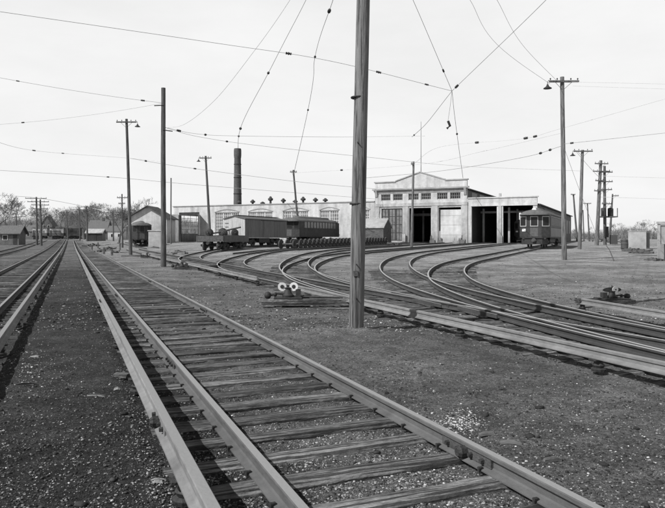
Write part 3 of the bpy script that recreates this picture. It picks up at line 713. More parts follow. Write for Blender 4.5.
# ------------------------------------------------------------------ small buildings
def house(name, label, px, Y, w, d, h, rh, rz, wallm='housewall', roofm='roof2', chimney=True, doors=(), wins=(), ridge='x', cat='house', eave=.3, zoff=0):
    x = ax(px, Y); root = empty(name, on(x, Y, zoff), rz, label, cat)
    mb = MB()
    if ridge == 'x':
        prof = [(-d/2, 0), (d/2, 0), (d/2, h), (0, h + rh), (-d/2, h)]
        mb.add([(-w/2, y, z) for y, z in prof] + [(w/2, y, z) for y, z in prof], [(4,3,2,1,0), (5,6,7,8,9)] + [(i, (i+1)%5, 5+(i+1)%5, 5+i) for i in range(5)])
    else:
        prof = [(-w/2, 0), (w/2, 0), (w/2, h), (0, h + rh), (-w/2, h)]
        mb.add([(a, -d/2, z) for a, z in prof] + [(a, d/2, z) for a, z in prof], [(0,1,2,3,4), (9,8,7,6,5)] + [(i, (i+1)%5, 5+(i+1)%5, 5+i) for i in range(5)])
    mb.build('wall', wallm, root)
    mb = MB(); half = (d if ridge == 'x' else w) / 2; k = rh / half; e = eave; th = .14; L = (w if ridge == 'x' else d) / 2 + e
    for s in (-1, 1):
        pr = [(0, h + rh + .02), (s * (half + e), h - k * e + .02), (s * (half + e), h - k * e + .02 + th), (0, h + rh + .02 + th)]
        V = [((-L, a, z) if ridge == 'x' else (a, -L, z)) for a, z in pr] + [((L, a, z) if ridge == 'x' else (a, L, z)) for a, z in pr]
        mb.add(V, [(0,1,2,3), (7,6,5,4)] + [(i, (i+1)%4, 4+(i+1)%4, 4+i) for i in range(4)])
    rf = mb.build('roof', roofm, root)
    if chimney: MB().box(-.35, .35, -.35, .35, h + rh * .3, h + rh + 1.1).build('chimney', 'brick', rf, loc=(w * .18, 0, 0) if ridge == 'x' else (0, d * .1, 0))
    for a, b, z0, z1 in doors:
        MB().box(a, b, -d/2 - .05, -d/2 - .003, z0, z1).build('door', 'cardark', root)
    for a, b, z0, z1 in wins:
        wn = MB(); wn.box(a - .1, b + .1, -d/2 - .06, -d/2 - .003, z0 - .1, z1 + .1); wn = wn.build('window', 'white', root)
        MB().box(a, b, -d/2 - .09, -d/2 - .062, z0, z1).build('pane', 'glass', wn)
    return root
house('white_shed', 'white gable-ended shed behind the parked dark trolley car', 152.5, 108, 6.4, 5, 4.3, 1.85, R(-2), 'stucco', 'roof', False, wins=(), doors=(), ridge='y', cat='shed', eave=.5)
house('small_cabin', 'small weathered cabin behind the wheelsets, half hidden by the foreground pole', 372, 90, 4.6, 3.2, 2.3, 1.15, R(-25), 'wood', 'stucco2', False, ridge='x', cat='shed', eave=.15)
house('crossing_hut', 'low dark hut with hipped-looking roof at the far left by the line poles', 13, 125, 3.5, 3.2, 2.4, 1.2, R(4), 'hutwall', 'roof2', False, doors=((.7, 1.4, 0, 2.0),), wins=((-1.2, -.4, 1.0, 1.8),), cat='hut', eave=.5)
house('gabled_house', 'distant house with steep gable roof above the stopped train', 49, 300, 5.2, 7, 6.6, 4.0, R(5), 'hutwall', 'roof2', True, wins=((-1.4, -.6, 5, 6.6), (.6, 1.4, 5, 6.6)), ridge='y')
house('tall_roofed_house', 'distant house with broad grey roof right of the train', 100, 240, 7, 6, 3.6, 3.6, R(0), 'hutwall', 'roof2', True, wins=((-2.4, -1.6, 1.2, 2.6), (1.6, 2.4, 1.2, 2.6)))
house('dark_shed', 'low dark shed with pale roof at the end of the stopped train', 96, 175, 4.2, 4, 2.2, 1.0, R(6), 'cardark', 'concrete', False, doors=((-1, .6, 0, 1.8),), cat='shed')
house('white_cottage', 'small white cottage left of the leaning lamp pole', 118, 215, 5.2, 5, 3.0, 1.6, R(0), 'stucco', 'roof2', False, wins=((-1.5, -.7, 1, 2), (.8, 1.6, 1, 2)), cat='cottage')
house('grey_house', 'distant grey house behind the crossing hut at the left', 28, 290, 7.5, 6, 3.8, 2.8, R(0), 'hutwall', 'roof2', True, wins=((-3, -2, 1.5, 3), (1, 2, 1.5, 3)))
cab = empty('equipment_cabinet', on(ax(156.5, 88), 88), R(-8), 'grey cabinet beside the parked dark trolley car', 'cabinet')
MB().box(-.95, .95, -.5, .5, 0, 2.2).build('case', 'stucco2', cab); MB().box(-1.05, 1.05, -.6, .6, 2.2, 2.32).build('lid', 'concrete', cab)
# right: pale shed, barrel, edge bin
sh = empty('pale_tank_shed', on(ax(639, 66), 66), R(-38), 'pale boxy metal shed standing alone at the right', 'shed')
MB().box(-.85, .85, -.8, .8, -.1, 1.75).build('wall', 'stucco2', sh); MB().add([(-.9,-.85,1.753),(.9,-.85,1.753),(.9,.85,1.753),(-.9,.85,1.753),(-.9,-.85,1.83),(.9,-.85,1.80),(.9,.85,1.80),(-.9,.85,1.83)], [(3,2,1,0),(4,5,6,7),(0,1,5,4),(1,2,6,5),(2,3,7,6),(3,0,4,7)]).build('roof', 'concrete', sh)
MB().box(.852, .88, -.6, .6, .1, 1.6).build('door', 'cardark', sh)
def barrel(label, x, y, h, r, m='iron2', grp=None):
    b = empty('barrel', on(x, y), 0, label, 'barrel', grp)
    MB().lathe([(r*.9, 0), (r, h*.3), (r*1.03, h*.5), (r, h*.7), (r*.9, h)], 16).build('body', m, b, smooth=True)
    for z in (.15, .5, .85): MB().lathe([(r*1.03, h*z-.02), (r*1.06, h*z), (r*1.03, h*z+.02)], 16).build('hoop', 'iron', b)
    return b
barrel('dark barrel standing on the dirt right of the transformer platform', ax(624.6, 62), 62, 1.0, .33)
bn = empty('coal_bin', on(ax(663, 42), 42), R(-4), 'pale framed open bin at the right edge with a drum inside', 'bin')
MB().box(-.55, -.42, -.6, -.47, 0, 2.3).build('post', 'concrete', bn); MB().box(1.5, 1.63, -.6, -.47, 0, 2.3).build('post', 'concrete', bn)
MB().box(-.6, 1.7, -.65, -.42, 2.3, 2.45).build('top_rail', 'concrete', bn); MB().box(-.41, 1.49, -.52, -.48, 1.0, 2.2).build('panel', 'stucco2', bn); MB().box(-.3, 1.6, .1, .16, 0, 2.3).build('rear_panel', 'stucco2', bn)
MB().lathe([(.36, 0), (.38, .05), (.38, .8), (.36, .85)], 18, Matrix.Translation((.25, -.55, .55)) @ Matrix.Rotation(R(80), 4, 'Y') @ Matrix.Translation((0, 0, -.1))).build('drum', 'concrete', bn, smooth=True)

# ------------------------------------------------------------------ rail vehicles
def wheel_mb(mb, x, y, z, r=.42, side=1):
    m4 = Matrix.Translation((x, y, z)) @ Matrix.Rotation(PI/2 * -side, 4, 'X')
    mb.lathe([(.05, -.06), (r+.03, -.06), (r+.03, -.03), (r, -.02), (r, .06), (r-.07, .06), (r-.09, .03), (.13, .01), (.12, .08), (.04, .09)], 20, m4)
def truck(root, xc, wb=1.9, m='iron'):
    t = MB()
    for s in (-1, 1):
        t.box(xc - wb/2 - .45, xc + wb/2 + .45, s * .88 - .05, s * .88 + .05, .42, .60)
        t.box(xc - .25, xc + .25, s * .88 - .09, s * .88 + .09, .25, .72)
        for w in (-1, 1): t.box(xc + w * wb/2 - .12, xc + w * wb/2 + .12, s * .88 - .10, s * .88 + .10, .33, .55)
    t.box(xc - .2, xc + .2, -.83, .83, .45, .7)
    to = t.build('truck', m, root)
    for w in (-1, 1):
        for s in (-1, 1):
            mb = MB(); wheel_mb(mb, xc + w * wb/2, s * .72, .42, .42, s); mb.build('wheel', 'iron2', to, smooth=False)
        MB().tube([(xc + w * wb/2, -.7, .42), (xc + w * wb/2, .7, .42)], .06, 8).build('axle', 'iron', to)
def loft(mb, secs):
    n = len(secs[0]); vs = [v for s_ in secs for v in s_]; fs = []
    for i in range(len(secs)-1):
        for k in range(n-1): fs.append((i*n+k, i*n+k+1, (i+1)*n+k+1, (i+1)*n+k))
        fs.append((i*n+n-1, i*n, (i+1)*n, (i+1)*n+n-1))
    fs += [tuple(range(n-1, -1, -1)), tuple(range((len(secs)-1)*n, len(secs)*n))]
    mb.add(vs, fs)
def arch(x, w, z0, h, k=10): return [(x, w/2 * math.cos(PI*i/k), z0 + h * math.sin(PI*i/k)) for i in range(k+1)]
def interurban(label, x, y, rz, L=15, W=2.7, Hs=3.0, body='carmid', low='cardark', roofm='carroof', nwin=9, zoff=.167, frame='white', side=None, name='interurban_car', hl=True, bow=.45, front_frames=True, pane='glass', number=None):
    root = empty(name, on(x, y, zoff), rz, label, 'interurban car')
    hw = W/2
    plan = [(0, -.65), (0, .65), (bow, hw), (L - bow, hw), (L, .65), (L, -.65), (L - bow, -hw), (bow, -hw)][::-1]
    MB().prism(plan, .95, Hs).build('body', body, root)
    mb = MB(); sc = lambda e: [(0-e, -.65-e*.4), (0-e, .65+e*.4), (bow-e*.3, hw+e), (L-bow+e*.3, hw+e), (L+e, .65+e*.4), (L+e, -.65-e*.4), (L-bow+e*.3, -hw-e), (bow-e*.3, -hw-e)][::-1]
    mb.prism(sc(.012), 1.0, 1.88); mb.build('lower_panel', low, root)
    mb = MB(); mb.prism(sc(.035), 1.9, 1.96); mb.prism(sc(.03), .93, .99); mb.build('belt_rail', 'cardark', root)
    # roof: arch with rounded ends and clerestory
    secs = []
    for xx, ww, hh in ((-.50, 1.5, .20), (-.40, 2.0, .38), (-.1, 2.5, .48), (.8, W+.22, .44), (2.0, W+.25, .46), (L-2.0, W+.25, .46), (L-.8, W+.22, .44), (L-.2, 2.45, .36), (L+.12, 1.9, .22), (L+.22, 1.3, .06)):
        secs.append(arch(xx, ww, Hs + .003, hh))
    mb = MB(); loft(mb, secs); rf = mb.build('roof', roofm, root, smooth=True)
    mb = MB(); loft(mb, [arch(1.3, .7, Hs+.3, .22), arch(1.7, 1.25, Hs+.3, .44), (arch(L-1.7, 1.25, Hs+.3, .44)), arch(L-1.3, .7, Hs+.3, .22)]); mb.build('clerestory', roofm, rf, smooth=True)
    # side windows
    w = (L - 2.6) / nwin
    for s in (-1, 1):
        for i in range(nwin):
            a = 1.3 + i * w + .12; b = a + w - .24; y0 = s * hw
            f = MB(); yy = sorted((y0 + s * .004, y0 + s * .03))
            f.box(a - .06, b + .06, yy[0], yy[1], 2.02, 2.86); f = f.build('side_window', 'carmid' if side else frame, root)
            yy = sorted((y0 + s * .032, y0 + s * .045)); MB().box(a, b, yy[0], yy[1], 2.08, 2.80).build('pane', pane, f)
        if side:
            yy = sorted((s*(hw+.0145), s*(hw+.026)))
            for z0_, z1_, nm in ((1.02, 1.86, 'side_panel'), (2.88, Hs - .02, 'letter_board')): MB().box(bow + .85, L - .8, yy[0], yy[1], z0_, z1_).build(nm, side, root)
        mb = MB(); yy = sorted((s*(hw+.0145), s*(hw+.035)))
        mb.box(bow + .1, bow + .8, yy[0], yy[1], 1.0, 2.9); mb.build('side_door', 'cardark', root)
    # front
    for yc, wd, tilt in ((0, .62, 0), (-1.0, .62, 1), (1.0, .62, -1)):
        ang = 0 if not tilt else math.atan2(bow, hw - .65) * tilt
        m4 = Matrix.Translation((0 if not tilt else bow/2, yc, 0)) @ Matrix.Rotation(ang if tilt else 0, 4, 'Z')
        if tilt: m4 = Matrix.Translation((bow/2, (.65 + hw)/2 * (1 if yc > 0 else -1), 0)) @ Matrix.Rotation(-math.atan2(bow, hw-.65) * (1 if yc > 0 else -1), 4, 'Z')
        f = MB().box(-.05, -.004, -wd/2 - .05, wd/2 + .05, 1.98, 2.94, m4).build('front_window', frame if front_frames else body, root)
        MB().box(-.065, -.052, -wd/2 + .01, wd/2 - .01, 2.05, 2.86, m4).build('pane', 'glass', f)
    MB().box(-.045, -.016, -.36, .36, 1.02, 1.86).build('front_door', 'carmid', root)
    MB().box(-.0, .02, .78, 1.2, 1.52, 1.76, Matrix.Translation((.02, 0, 0)) @ Matrix.Translation((0,.65,0)) @ Matrix.Rotation(-math.atan2(bow, hw-.65), 4, 'Z') @ Matrix.Translation((-.05,-.65,0))).build('number_board', 'white', root) if hl else None
    mb = MB(); mb.box(-.2, .3, -1.05, 1.05, .78, .93); mb.prism([(-.35, -.8), (.1, -1.15), (.1, 1.15), (-.35, .8)][::-1], .88, .92); mb.build('buffer_beam', 'iron', root)
    if hl: MB().prism([(-.28, -.75), (.35, -1.2), (.35, 1.2), (-.28, .75)][::-1], .30, .77).build('pilot', 'iron', root)
    mb = MB(); mb.lathe([(.20, -.1), (.20, .0), (.13, .0), (.12, .1)], 14, Matrix.Translation((-.42, 0, .68)) @ Matrix.Rotation(-PI/2, 4, 'Y')); mb.box(-.4, .2, -.08, .08, .6, .76); mb.build('coupler', 'iron2', root)
    for s in (-1, 1):
        mb = MB(); 
        for z in (.35, .62): mb.box(.35, 1.1, s*hw - (.02 if s > 0 else .28) + .0, s*hw + (.28 if s > 0 else .02), z, z + .04)
        mb.build('step', 'iron', root)
    MB().box(L*.3, L*.62, -.95, .95, .45, .93).build('underfloor_gear', 'iron', root)
    for xc in (2.5, L - 2.5):
        truck(root, xc, 2.0)
        mb = MB(); mb.box(xc - .6, xc + .6, -1.25, -1.05, .3, .4); mb.box(xc - .2, xc + .2, -1.5, -1.25, .22, .27); mb.build('third_rail_shoe', 'iron', root)
    if hl:
        mb = MB(); mb.lathe([(.18, 0), (.2, .05), (.2, .3), (.12, .4)], 14, Matrix.Translation((-.02, 0, Hs + .5)) @ Matrix.Rotation(PI/2, 4, 'Y')); h = mb.build('headlight', 'white', rf, smooth=True)
        mb = MB(); mb.box(.05, .35, -.14, .14, Hs + .28, Hs + .42); mb.build('headlight_bracket', 'iron', h)
        tp_ = MB(); tp_.tube([(L*.5, 0, Hs + .95), (L*.5 - 4.2, 0, Hs + 1.05)], [.035, .02], 6); tp_.box(L*.5 - .3, L*.5 + .3, -.25, .25, Hs + .74, Hs + .9); tp_.build('trolley_pole', 'iron', rf)
    return root
def along(e, Y):
    # point on a barn track (offset e) at depth Y
    return Vector(((e + .4226 * Y) / .9063, Y))
p = along(-8.7, 63.5)
ic = interurban('dark interurban car with pale window frames parked beside the barn, nose towards the camera', p.x, p.y, R(65), 15.5, Hs=3.05, nwin=10, body='carbody', frame='carlight', side='carside'); ic.scale = (1, 1.06, 1.06)
p = along(-14.8, 97)
interurban('interurban car standing in shadow inside the rightmost barn door', p.x, p.y, R(65), 14, Hs=3.0, body='carmid', nwin=8, frame='carmid')
p = along(-38.3, 79.2)
interurban('low dark coach with small windows, behind the boxcar', p.x, p.y, R(65), 12, W=2.7, Hs=2.85, body='cardark', low='cardark', nwin=11, frame='carmid', hl=False, bow=.1, front_frames=False, name='low_coach', pane='glasspale')
q = ut(97, 9.7); ang = math.atan2(U.y, U.x)
interurban('dark trolley car parked at left in front of the white shed, head-on', q.x, q.y, ang, 12, Hs=2.95, body='cardark', nwin=8, frame='carmid', hl=False)
# stopped train in the far distance (side-on)
for i, (px0, px1, Y, lab, b) in enumerate([(33, 49.5, 262, 'leftmost pale car of the stopped train in the far distance', 'carlight'), (50, 66, 261, 'middle pale car of the stopped train in the far distance', 'carlight'), (66.6, 81.5, 260, 'dark end car at the right of the stopped train in the far distance', 'cardark')]):
    L = (px1 - px0) * Y / F - .2; x = ax(px0, Y)
    c = interurban(lab, x + .1, Y, R(2), L, W=3, Hs=3.5, body=b, low='carmid' if b == 'carlight' else 'cardark', roofm='roof', nwin=8, frame=b, hl=False, name='passenger_car')
    c.location.z += .3; c.scale = (1, 1, 1.16); c['group'] = 'cars of the stopped train'
# boxcar
a = along(-38.4, 68.4); bxr = empty('boxcar', on(a.x, a.y, .167), R(66), 'plank boxcar with sunlit-toned end and dark side behind the flat car', 'boxcar')
L = 9.4
mb = MB(); mb.box(.0, .05, -1.3, 1.3, .95, 2.95); mb.add([(0,-1.3,2.95),(0,1.3,2.95),(0,0,3.25),(.05,-1.3,2.95),(.05,1.3,2.95),(.05,0,3.25)], [(0,2,1),(3,4,5),(0,3,5,2),(1,2,5,4)]); mb.build('end_wall', 'boxend', bxr)
MB().box(.053, L, -1.3, 1.3, .95, 2.95).build('side_wall', 'boxside', bxr)
mb = MB(); P = [(-1.42, 2.93), (0, 3.27), (1.42, 2.93), (1.42, 3.0), (0, 3.34), (-1.42, 3.0)]
mb.add([(-.12, y, z) for y, z in P] + [(L+.12, y, z) for y, z in P], [(5,4,3,2,1,0),(6,7,8,9,10,11)] + [(i, (i+1)%6, 6+(i+1)%6, 6+i) for i in range(6)]); rf = mb.build('roof', 'carroof', bxr)
MB().box(0, L, -.22, .22, 3.36, 3.4).build('running_board', 'wood', rf)
for s in (-1, 1):
    d_ = MB().box(L*.42, L*.66, *sorted((s*1.303, s*1.36)), 1.0, 2.85).build('sliding_door', 'boxside', bxr)
    mb = MB(); mb.box(L*.36, L*.9, *sorted((s*1.303, s*1.40)), 2.87, 2.93); mb.build('door_track', 'iron', bxr)
mb = MB(); 
for z in (1.3, 1.7, 2.1, 2.5): mb.box(-.06, -.02, .75, 1.2, z, z + .03)
mb.build('ladder', 'iron', bxr); MB().box(-.3, L + .3, -.15, .15, .68, .9).build('draft_sill', 'iron', bxr)
MB().box(L*.35, L*.6, -1.1, 1.1, .4, .93).build('underframe', 'iron', bxr)
truck(bxr, 1.7, 1.7); truck(bxr, L - 1.7, 1.7)
# flat car
fx = ax(209.5, 60.2); flr = empty('flat_car', on(fx, 60.2, .167), R(77), 'flat work car with thick weathered end sill, loaded with machinery', 'flat car')
MB().box(0, .25, -1.36, 1.36, .85, 1.38).build('end_sill', 'wood', flr)
MB().box(.253, 6.8, -1.33, 1.33, .98, 1.36).build('deck', 'boxside', flr)
mb = MB(); mb.box(.253, 6.8, -1.38, -1.332, .8, 1.45); mb.box(.253, 6.8, 1.332, 1.38, .8, 1.45); mb.build('side_sill', 'carmid', flr)
truck(flr, 1.3, 1.6); truck(flr, 5.5, 1.6)
mb = MB(); mb.box(-.5, .2, -.1, .1, .62, .8); mb.lathe([(.14, 0), (.14, .1)], 10, Matrix.Translation((-.5, 0, .7)) @ Matrix.Rotation(PI/2, 4, 'Y')); mb.build('coupler', 'iron2', flr)
fm4 = Matrix.Translation(flr.location) @ Matrix.Rotation(R(77), 4, 'Z')
loads = [(1.2, .55, .36, 'traction motor on the flat car, nearest the left corner'), (2.4, -.5, .31, 'traction motor on the flat car deck, nearest the right side'), (3.9, .3, .42, 'tallest of the traction motors, mid deck of the flat car'), (5.6, -.3, .38, 'traction motor at the rear of the flat car by the boxcar'), (1.5, -.75, .24, 'smallest traction motor, front right corner of the flat car')]
for lx, ly, r, lab in loads:
    w = fm4 @ Vector((lx, ly, 1.36)); rt = empty('traction_motor', w, R(77) + random.uniform(-.6, .6), lab, 'motor')
    MB().lathe([(r*.5, -r*.9), (r*.9, -r*.8), (r, -r*.4), (r, r*.4), (r*.9, r*.8), (r*.5, r*.9)], 12, Matrix.Translation((0, 0, r)) @ Matrix.Rotation(PI/2, 4, 'Y')).build('casing', 'iron', rt)
    MB().box(-r*.5, r*.5, -r*.9, r*.9, 0, r*.45).build('cradle', 'iron2', rt)
    MB().tube([(-r*1.4, 0, r), (r*1.5, 0, r)], r*.18, 8).build('motor_shaft', 'iron2', rt)
w = fm4 @ Vector((3.0, 0, 1.37)); tag(MB().tube([(-1.6, -.3, .1), (1.8, .5, .9)], .08, 8).build('iron_bar', 'iron2', loc=w), 'iron bar lying across the load of the flat car', 'bar')
# wheelsets
def wheelset():
    r = empty('wheelset', (0,0,0), 0, 'spoked wheel pair', 'wheelset', 'wheelsets stored in a row on the spur')
    MB().tube([(-1.0, 0, .42), (-.7, 0, .42), (0, 0, .42), (.7, 0, .42), (1.0, 0, .42)], [.055, .08, .065, .08, .055], 10).build('axle', 'iron2', r, smooth=True)
    for s in (-1, 1):
        m4 = Matrix.Translation((s * .73, 0, .42)) @ Matrix.Rotation(PI/2 * s, 4, 'Y')
        MB().lathe([(.05, -.06), (.445, -.06), (.45, -.03), (.42, -.02), (.42, .06), (.35, .06), (.33, .03), (.14, .01), (.13, .09), (.05, .10)], 22, m4).build('wheel', 'railyard', r)
    return r
w0 = wheelset(); NW = 27
for i in range(NW):
    o = w0 if i == 0 else copy_tree(w0)
    q = sp0 + DV * (i * .93 + (0 if i == 0 else .35))
    o.location = on(q.x, q.y, .167); o.rotation_euler = (0, 0, R(-25) + random.uniform(-.015, .015))
    o['label'] = ('front wheelset of the stored row, its axle in plain view' if i == 0 else 'rearmost wheelset of the stored row, by the small cabin' if i == NW - 1 else 'iron wheel pair in the tight middle of the stored row, one like the next')

# ------------------------------------------------------------------ switch stands
def switch_stand(label, p, rz, kind):
    r = empty('switch_stand', on(p[0], p[1], .12 if kind == 'discs' else .02), rz, label, 'switch stand')
    for k, y in enumerate((-.22, .22)):
        o = tie_mesh(2.7 if kind == 'discs' else 1.3, .17, .15, 50 + k).build('head_timber', 'tie', r); o.location = (.75 if kind == 'discs' else .2, y, .13)
    MB().box(-.32, .32, -.3, .3, .132, .16).build('base_plate', 'iron', r)
    mb = MB()
    mb.lathe([(.13, .16), (.14, .2), (.09, .25), (.07, .34), (.09, .37), (.05, .39)], 14)
    mb.tube([(0, 0, .22), (-.26, -.02, .24), (-.42, -.03, .2)], [.03, .028, .03], 8); mb.build('stand_body', 'iron', r, smooth=True)
    for dx, dz, rr in ((-.47, .2, .085), (-.3, .22, .05)):
        MB().lathe([(.02, -rr), (rr*.75, -rr*.7), (rr, 0), (rr*.75, rr*.7), (.02, rr)], 12, Matrix.Translation((dx, -.03, dz))).build('throw_weight', 'iron', r, smooth=True)
    MB().tube([(.1, 0, .18), (1.7 if kind == 'discs' else 1.1, 0, .12)], .02, 8).build('throw_rod', 'iron2', r)
    MB().box(.18, .3, -.06, .06, .16, .34).build('latch', 'iron', r)
    tz = .40 if kind == 'discs' else .36
    MB().tube([(0, 0, .36), (0, 0, tz)], .022, 8).build('spindle', 'iron', r)
    Rx = Matrix.Rotation(PI/2, 4, 'X')
    if kind == 'plain': MB().prism([(-.05, -.0), (.16, .02), (.18, .12), (-.03, .13)], -.006, .006, Matrix.Translation((0, 0, tz)) @ Rx).build('target_blade', 'iron2', r); return r
    if kind == 'discs':
        for dx in (-.135, .135):
            d = MB().lathe([(.10, -.012), (.10, .012)], 22, Matrix.Translation((dx, -.03, tz)) @ Matrix.Rotation(-.12 * (1 if dx > 0 else -1), 4, 'Z') @ Rx).build('target_disc', 'white', r)
            MB().lathe([(.046, .0), (.046, .006)], 14, Matrix.Translation((dx, -.044, tz)) @ Rx).build('lens', 'iron', d)
            MB().lathe([(.05, 0), (.06, .1), (.05, .14)], 12, Matrix.Translation((dx, .13, tz)) @ Rx).build('lamp_housing', 'iron', d)
        MB().box(-.1, .1, -.02, .02, tz - .03, tz + .03).build('target_arm', 'iron', r)
    else:
        pts = [(.27 * math.cos(2*PI*i/20), .085 * math.sin(2*PI*i/20)) for i in range(20)]
        MB().prism(pts, -.008, .008, Matrix.Translation((0, 0, tz + .06)) @ Rx).build('oval_target', 'iron', r)
        d = MB().lathe([(.105, -.01), (.105, .01)], 20, Matrix.Translation((-.07, .035, tz + .07)) @ Matrix.Rotation(.25, 4, 'Z') @ Rx).build('target_disc', 'white', r)
        MB().lathe([(.02, .0), (.02, .02)], 12, Matrix.Translation((-.075, .062, tz + .07)) @ Matrix.Rotation(.25, 4, 'Z') @ Rx).build('lens', 'iron', d)
        MB().lathe([(.02, .0), (.02, .02)], 12, Matrix.Translation((-.07, .02, tz + .07)) @ Matrix.Rotation(.25, 4, 'Z') @ Rx).build('lens', 'iron', d)
        MB().tube([(0, 0, tz), (0, 0, tz + .2)], .015, 6).build('finial', 'iron', r)
    return r
s1 = switch_stand('low switch stand with two white disc targets, left of the foreground pole', (ax(288, 15.0), 15.0), R(3), 'discs')
s2 = switch_stand('low switch stand at the right with a dark oval target and white disc', (ax(612, 16.2), 16.2), R(194), 'oval'); s2.scale = (1, 1, .78)
s3 = switch_stand('low dark switch stand without discs beside the second bare pole', (ax(182, 33), 33), R(3), 'plain')
s4 = switch_stand('small far switch stand between the two left poles', (ax(147, 52), 52), R(3), 'plain')
timber('dark timber lying beside the twin-disc switch stand', (ax(300, 14.8) + .3, 14.6), 2.4, R(3), .15, .06)
timber('short timber under the points right of the twin-disc stand', (ax(325, 18), 17.9), 1.1, R(-5), .16, .08)
timber('longer flat timber at the points right of the twin-disc stand', (ax(335, 17), 16.9), 1.3, R(8), .16, .06)
timber('timber lying by the small switch stand near the second bare pole', (ax(205, 34), 34), 1.6, R(2), .2, .1)
timber('pale upended plank beside the yard lead at left', (ax(211, 33), 33), .9, R(60), .15, .25, m='wood')
timber('low timber at the foot of the leaning lamp pole', (ax(141, 56), 56), 3.4, R(2), .25, .15)
# scraps in the foreground
def scrap(label, px, py, L, w, rz, m='wood', h=.02):
    Y = EYE * F / (py - HY); x = ax(px, Y); L *= .62; w *= .75; o = tie_mesh(L, w, h, int(px * 7 + py), .004, 3).build('wood_scrap', m)
    o.location = (x, Y, micro(x, Y) + h + .004); o.rotation_euler = (random.uniform(-.06, .06), random.uniform(-.06, .06), rz); tag(o, label, 'scrap')
scrap('flat wooden chip outside the right main rail, nearer the joint', 486, 441, .22, .10, .3)
scrap('flat wooden chip outside the right main rail at lower right', 511, 450, .26, .09, -.2)
scrap('flat chip beyond the right main rail, farthest right', 553, 468, .2, .08, .1)
scrap('pale chip in the cinders near the left edge', 35, 361, .16, .10, .2, 'concrete')
scrap('dark stick in the cinders at the left', 25, 391, .30, .03, .25, 'tie')
scrap('thin dark stick in the middle of the left cinders', 96, 402, .3, .03, -.05, 'tie')
scrap('flat pale stone beside the third rail, left foreground', 117, 395, .09, .06, .4, 'concrete')
scrap('flat pale chip low in the left cinders', 111, 432, .08, .04, .9, 'concrete')
scrap('pale chip near the bottom of the third rail', 157, 491, .12, .05, .1, 'concrete')
scrap('tie butt poking out left of the third rail', 122, 381, .3, .16, R(-18), 'tie', .05)
# litter of the yard
yard = [(175, 251, 60, 'low rubbish pile at the foot of the white pillar'), (100, 0, 75, 'pile of old ties left of the leaning lamp pole'), (108, 0, 88, 'heap of boards beyond the tie pile at left'), (97, 0, 110, 'far heap of lumber by the dark shed'), (118, 0, 70, 'small scrap pile just left of the leaning lamp pole'), (617, 0, 95, 'rubbish beside the far leaning pole at right'), (600, 0, 120, 'far heap of junk behind the transformer platform'), (632, 0, 58, 'low weeds and scrap in front of the pale metal shed'), (652, 0, 40, 'scrap at the foot of the open bin'), (640, 0, 52, 'dark scraps on the dirt between shed and bin'), (394, 0, 84, 'dark scrap and low barrow in front of the glazed barn bay'), (350, 0, 93, 'dark machine part against the barn wing, left of the foreground pole')]
for px, _, Y, lab in yard:
    x = ax(px, Y); mb = MB(); n = 9; s = Y / 70
    for i in range(n):
        m4 = Matrix.Translation((random.uniform(-.9, .9) * s, random.uniform(-.5, .5), random.uniform(.02, .25) * s)) @ Matrix.Rotation(random.uniform(0, 3), 4, 'Z') @ Matrix.Rotation(random.uniform(-.3, .3), 4, 'Y')
        l = random.uniform(.3, 1.0) * s; mb.box(-l, l, -.09, .09, -.07, .07, m4)
    o = mb.build('scrap_pile', 'tiefar' if px < 360 else 'wood'); o.location = on(x, Y); tag(o, lab, 'scrap pile')
for i, (px, Y, h) in enumerate([(104, 66, .7), (92, 78, .8), (112, 60, .6), (98, 95, .9), (120, 84, .9)]):
    x = ax(px, Y); o = MB().box(-.08, .08, -.08, .08, -.1, h).build('marker_post', 'wood'); o.location = on(x, Y)
    tag(o, ['short post nearest the leaning lamp pole', 'second short post from the main track', 'lowest short post beside the main track', 'farthest short post by the main track', 'short post beside the dark trolley car'][i], 'post')
# low bench timbers and small crossing boards left
# ------------------------------------------------------------------ wires
def sag(a, b, s, n=14): return [a.lerp(b, i / n) + Vector((0, 0, -4 * s * (i / n) * (1 - i / n))) for i in range(n + 1)]
def wire(label, pts, r=.010, m='wire', s=0, ins=(), grp=None):
    root = empty('overhead_wire', (0,0,0), 0, label, 'overhead wire', grp)
    P = []
    if len(pts) > 2:
        q = [pts[0] * 2 - pts[1]] + list(pts) + [pts[-1] * 2 - pts[-2]]
        for i in range(1, len(q) - 2):
            for k in range(10):
                t = k / 10; P.append(.5 * ((2*q[i]) + (q[i+1]-q[i-1])*t + (2*q[i-1]-5*q[i]+4*q[i+1]-q[i+2])*t*t + (-q[i-1]+3*q[i]-3*q[i+1]+q[i+2])*t**3))
        P.append(pts[-1])
    else:
        for a, b in zip(pts, pts[1:]): P += sag(a, b, max(s, .006 * (b - a).length))[0 if not P else 1:]
    MB().tube(P, [max(r * .8, .00036 * p.y) if m == 'wire' else max(r * .7, .00028 * p.y) for p in P], 5).build('strand', m, root)
    for f, k in ins:
        q = f * (len(P) - 1); i = min(int(q), len(P) - 2); c = P[i].lerp(P[i+1], q - i); d = (P[i+1] - P[i]).normalized()
        rot = d.to_track_quat('Z', 'Y').to_matrix().to_4x4(); w = k * c.y / F
        MB().lathe([(w*.25, -w), (w*.5, -w*.8), (w*.28, -w*.4), (w*.55, 0), (w*.28, w*.4), (w*.5, w*.8), (w*.25, w)], 8, Matrix.Translation(c) @ rot).build('strain_insulator', 'porcelain', root)
J = at(452, 91, 20)
wire('long span wire from upper left to the wire junction at top centre', [at(-60, 3, 17), at(215, 43, 19), at(330, 61, 19.5), J], .009, ins=((.53, 3.0), (.80, 2.6), (.93, 2.0)))
wire('pull-off wire from the junction to the top edge right of centre', [J, at(546, 0, 16), at(600, -60, 14)], .010, ins=((.03, 2.6),))
wire('pull-off wire from the junction to the top edge left of it', [J, at(413, 0, 17), at(385, -60, 15)], .008, ins=((.12, 2.0),))
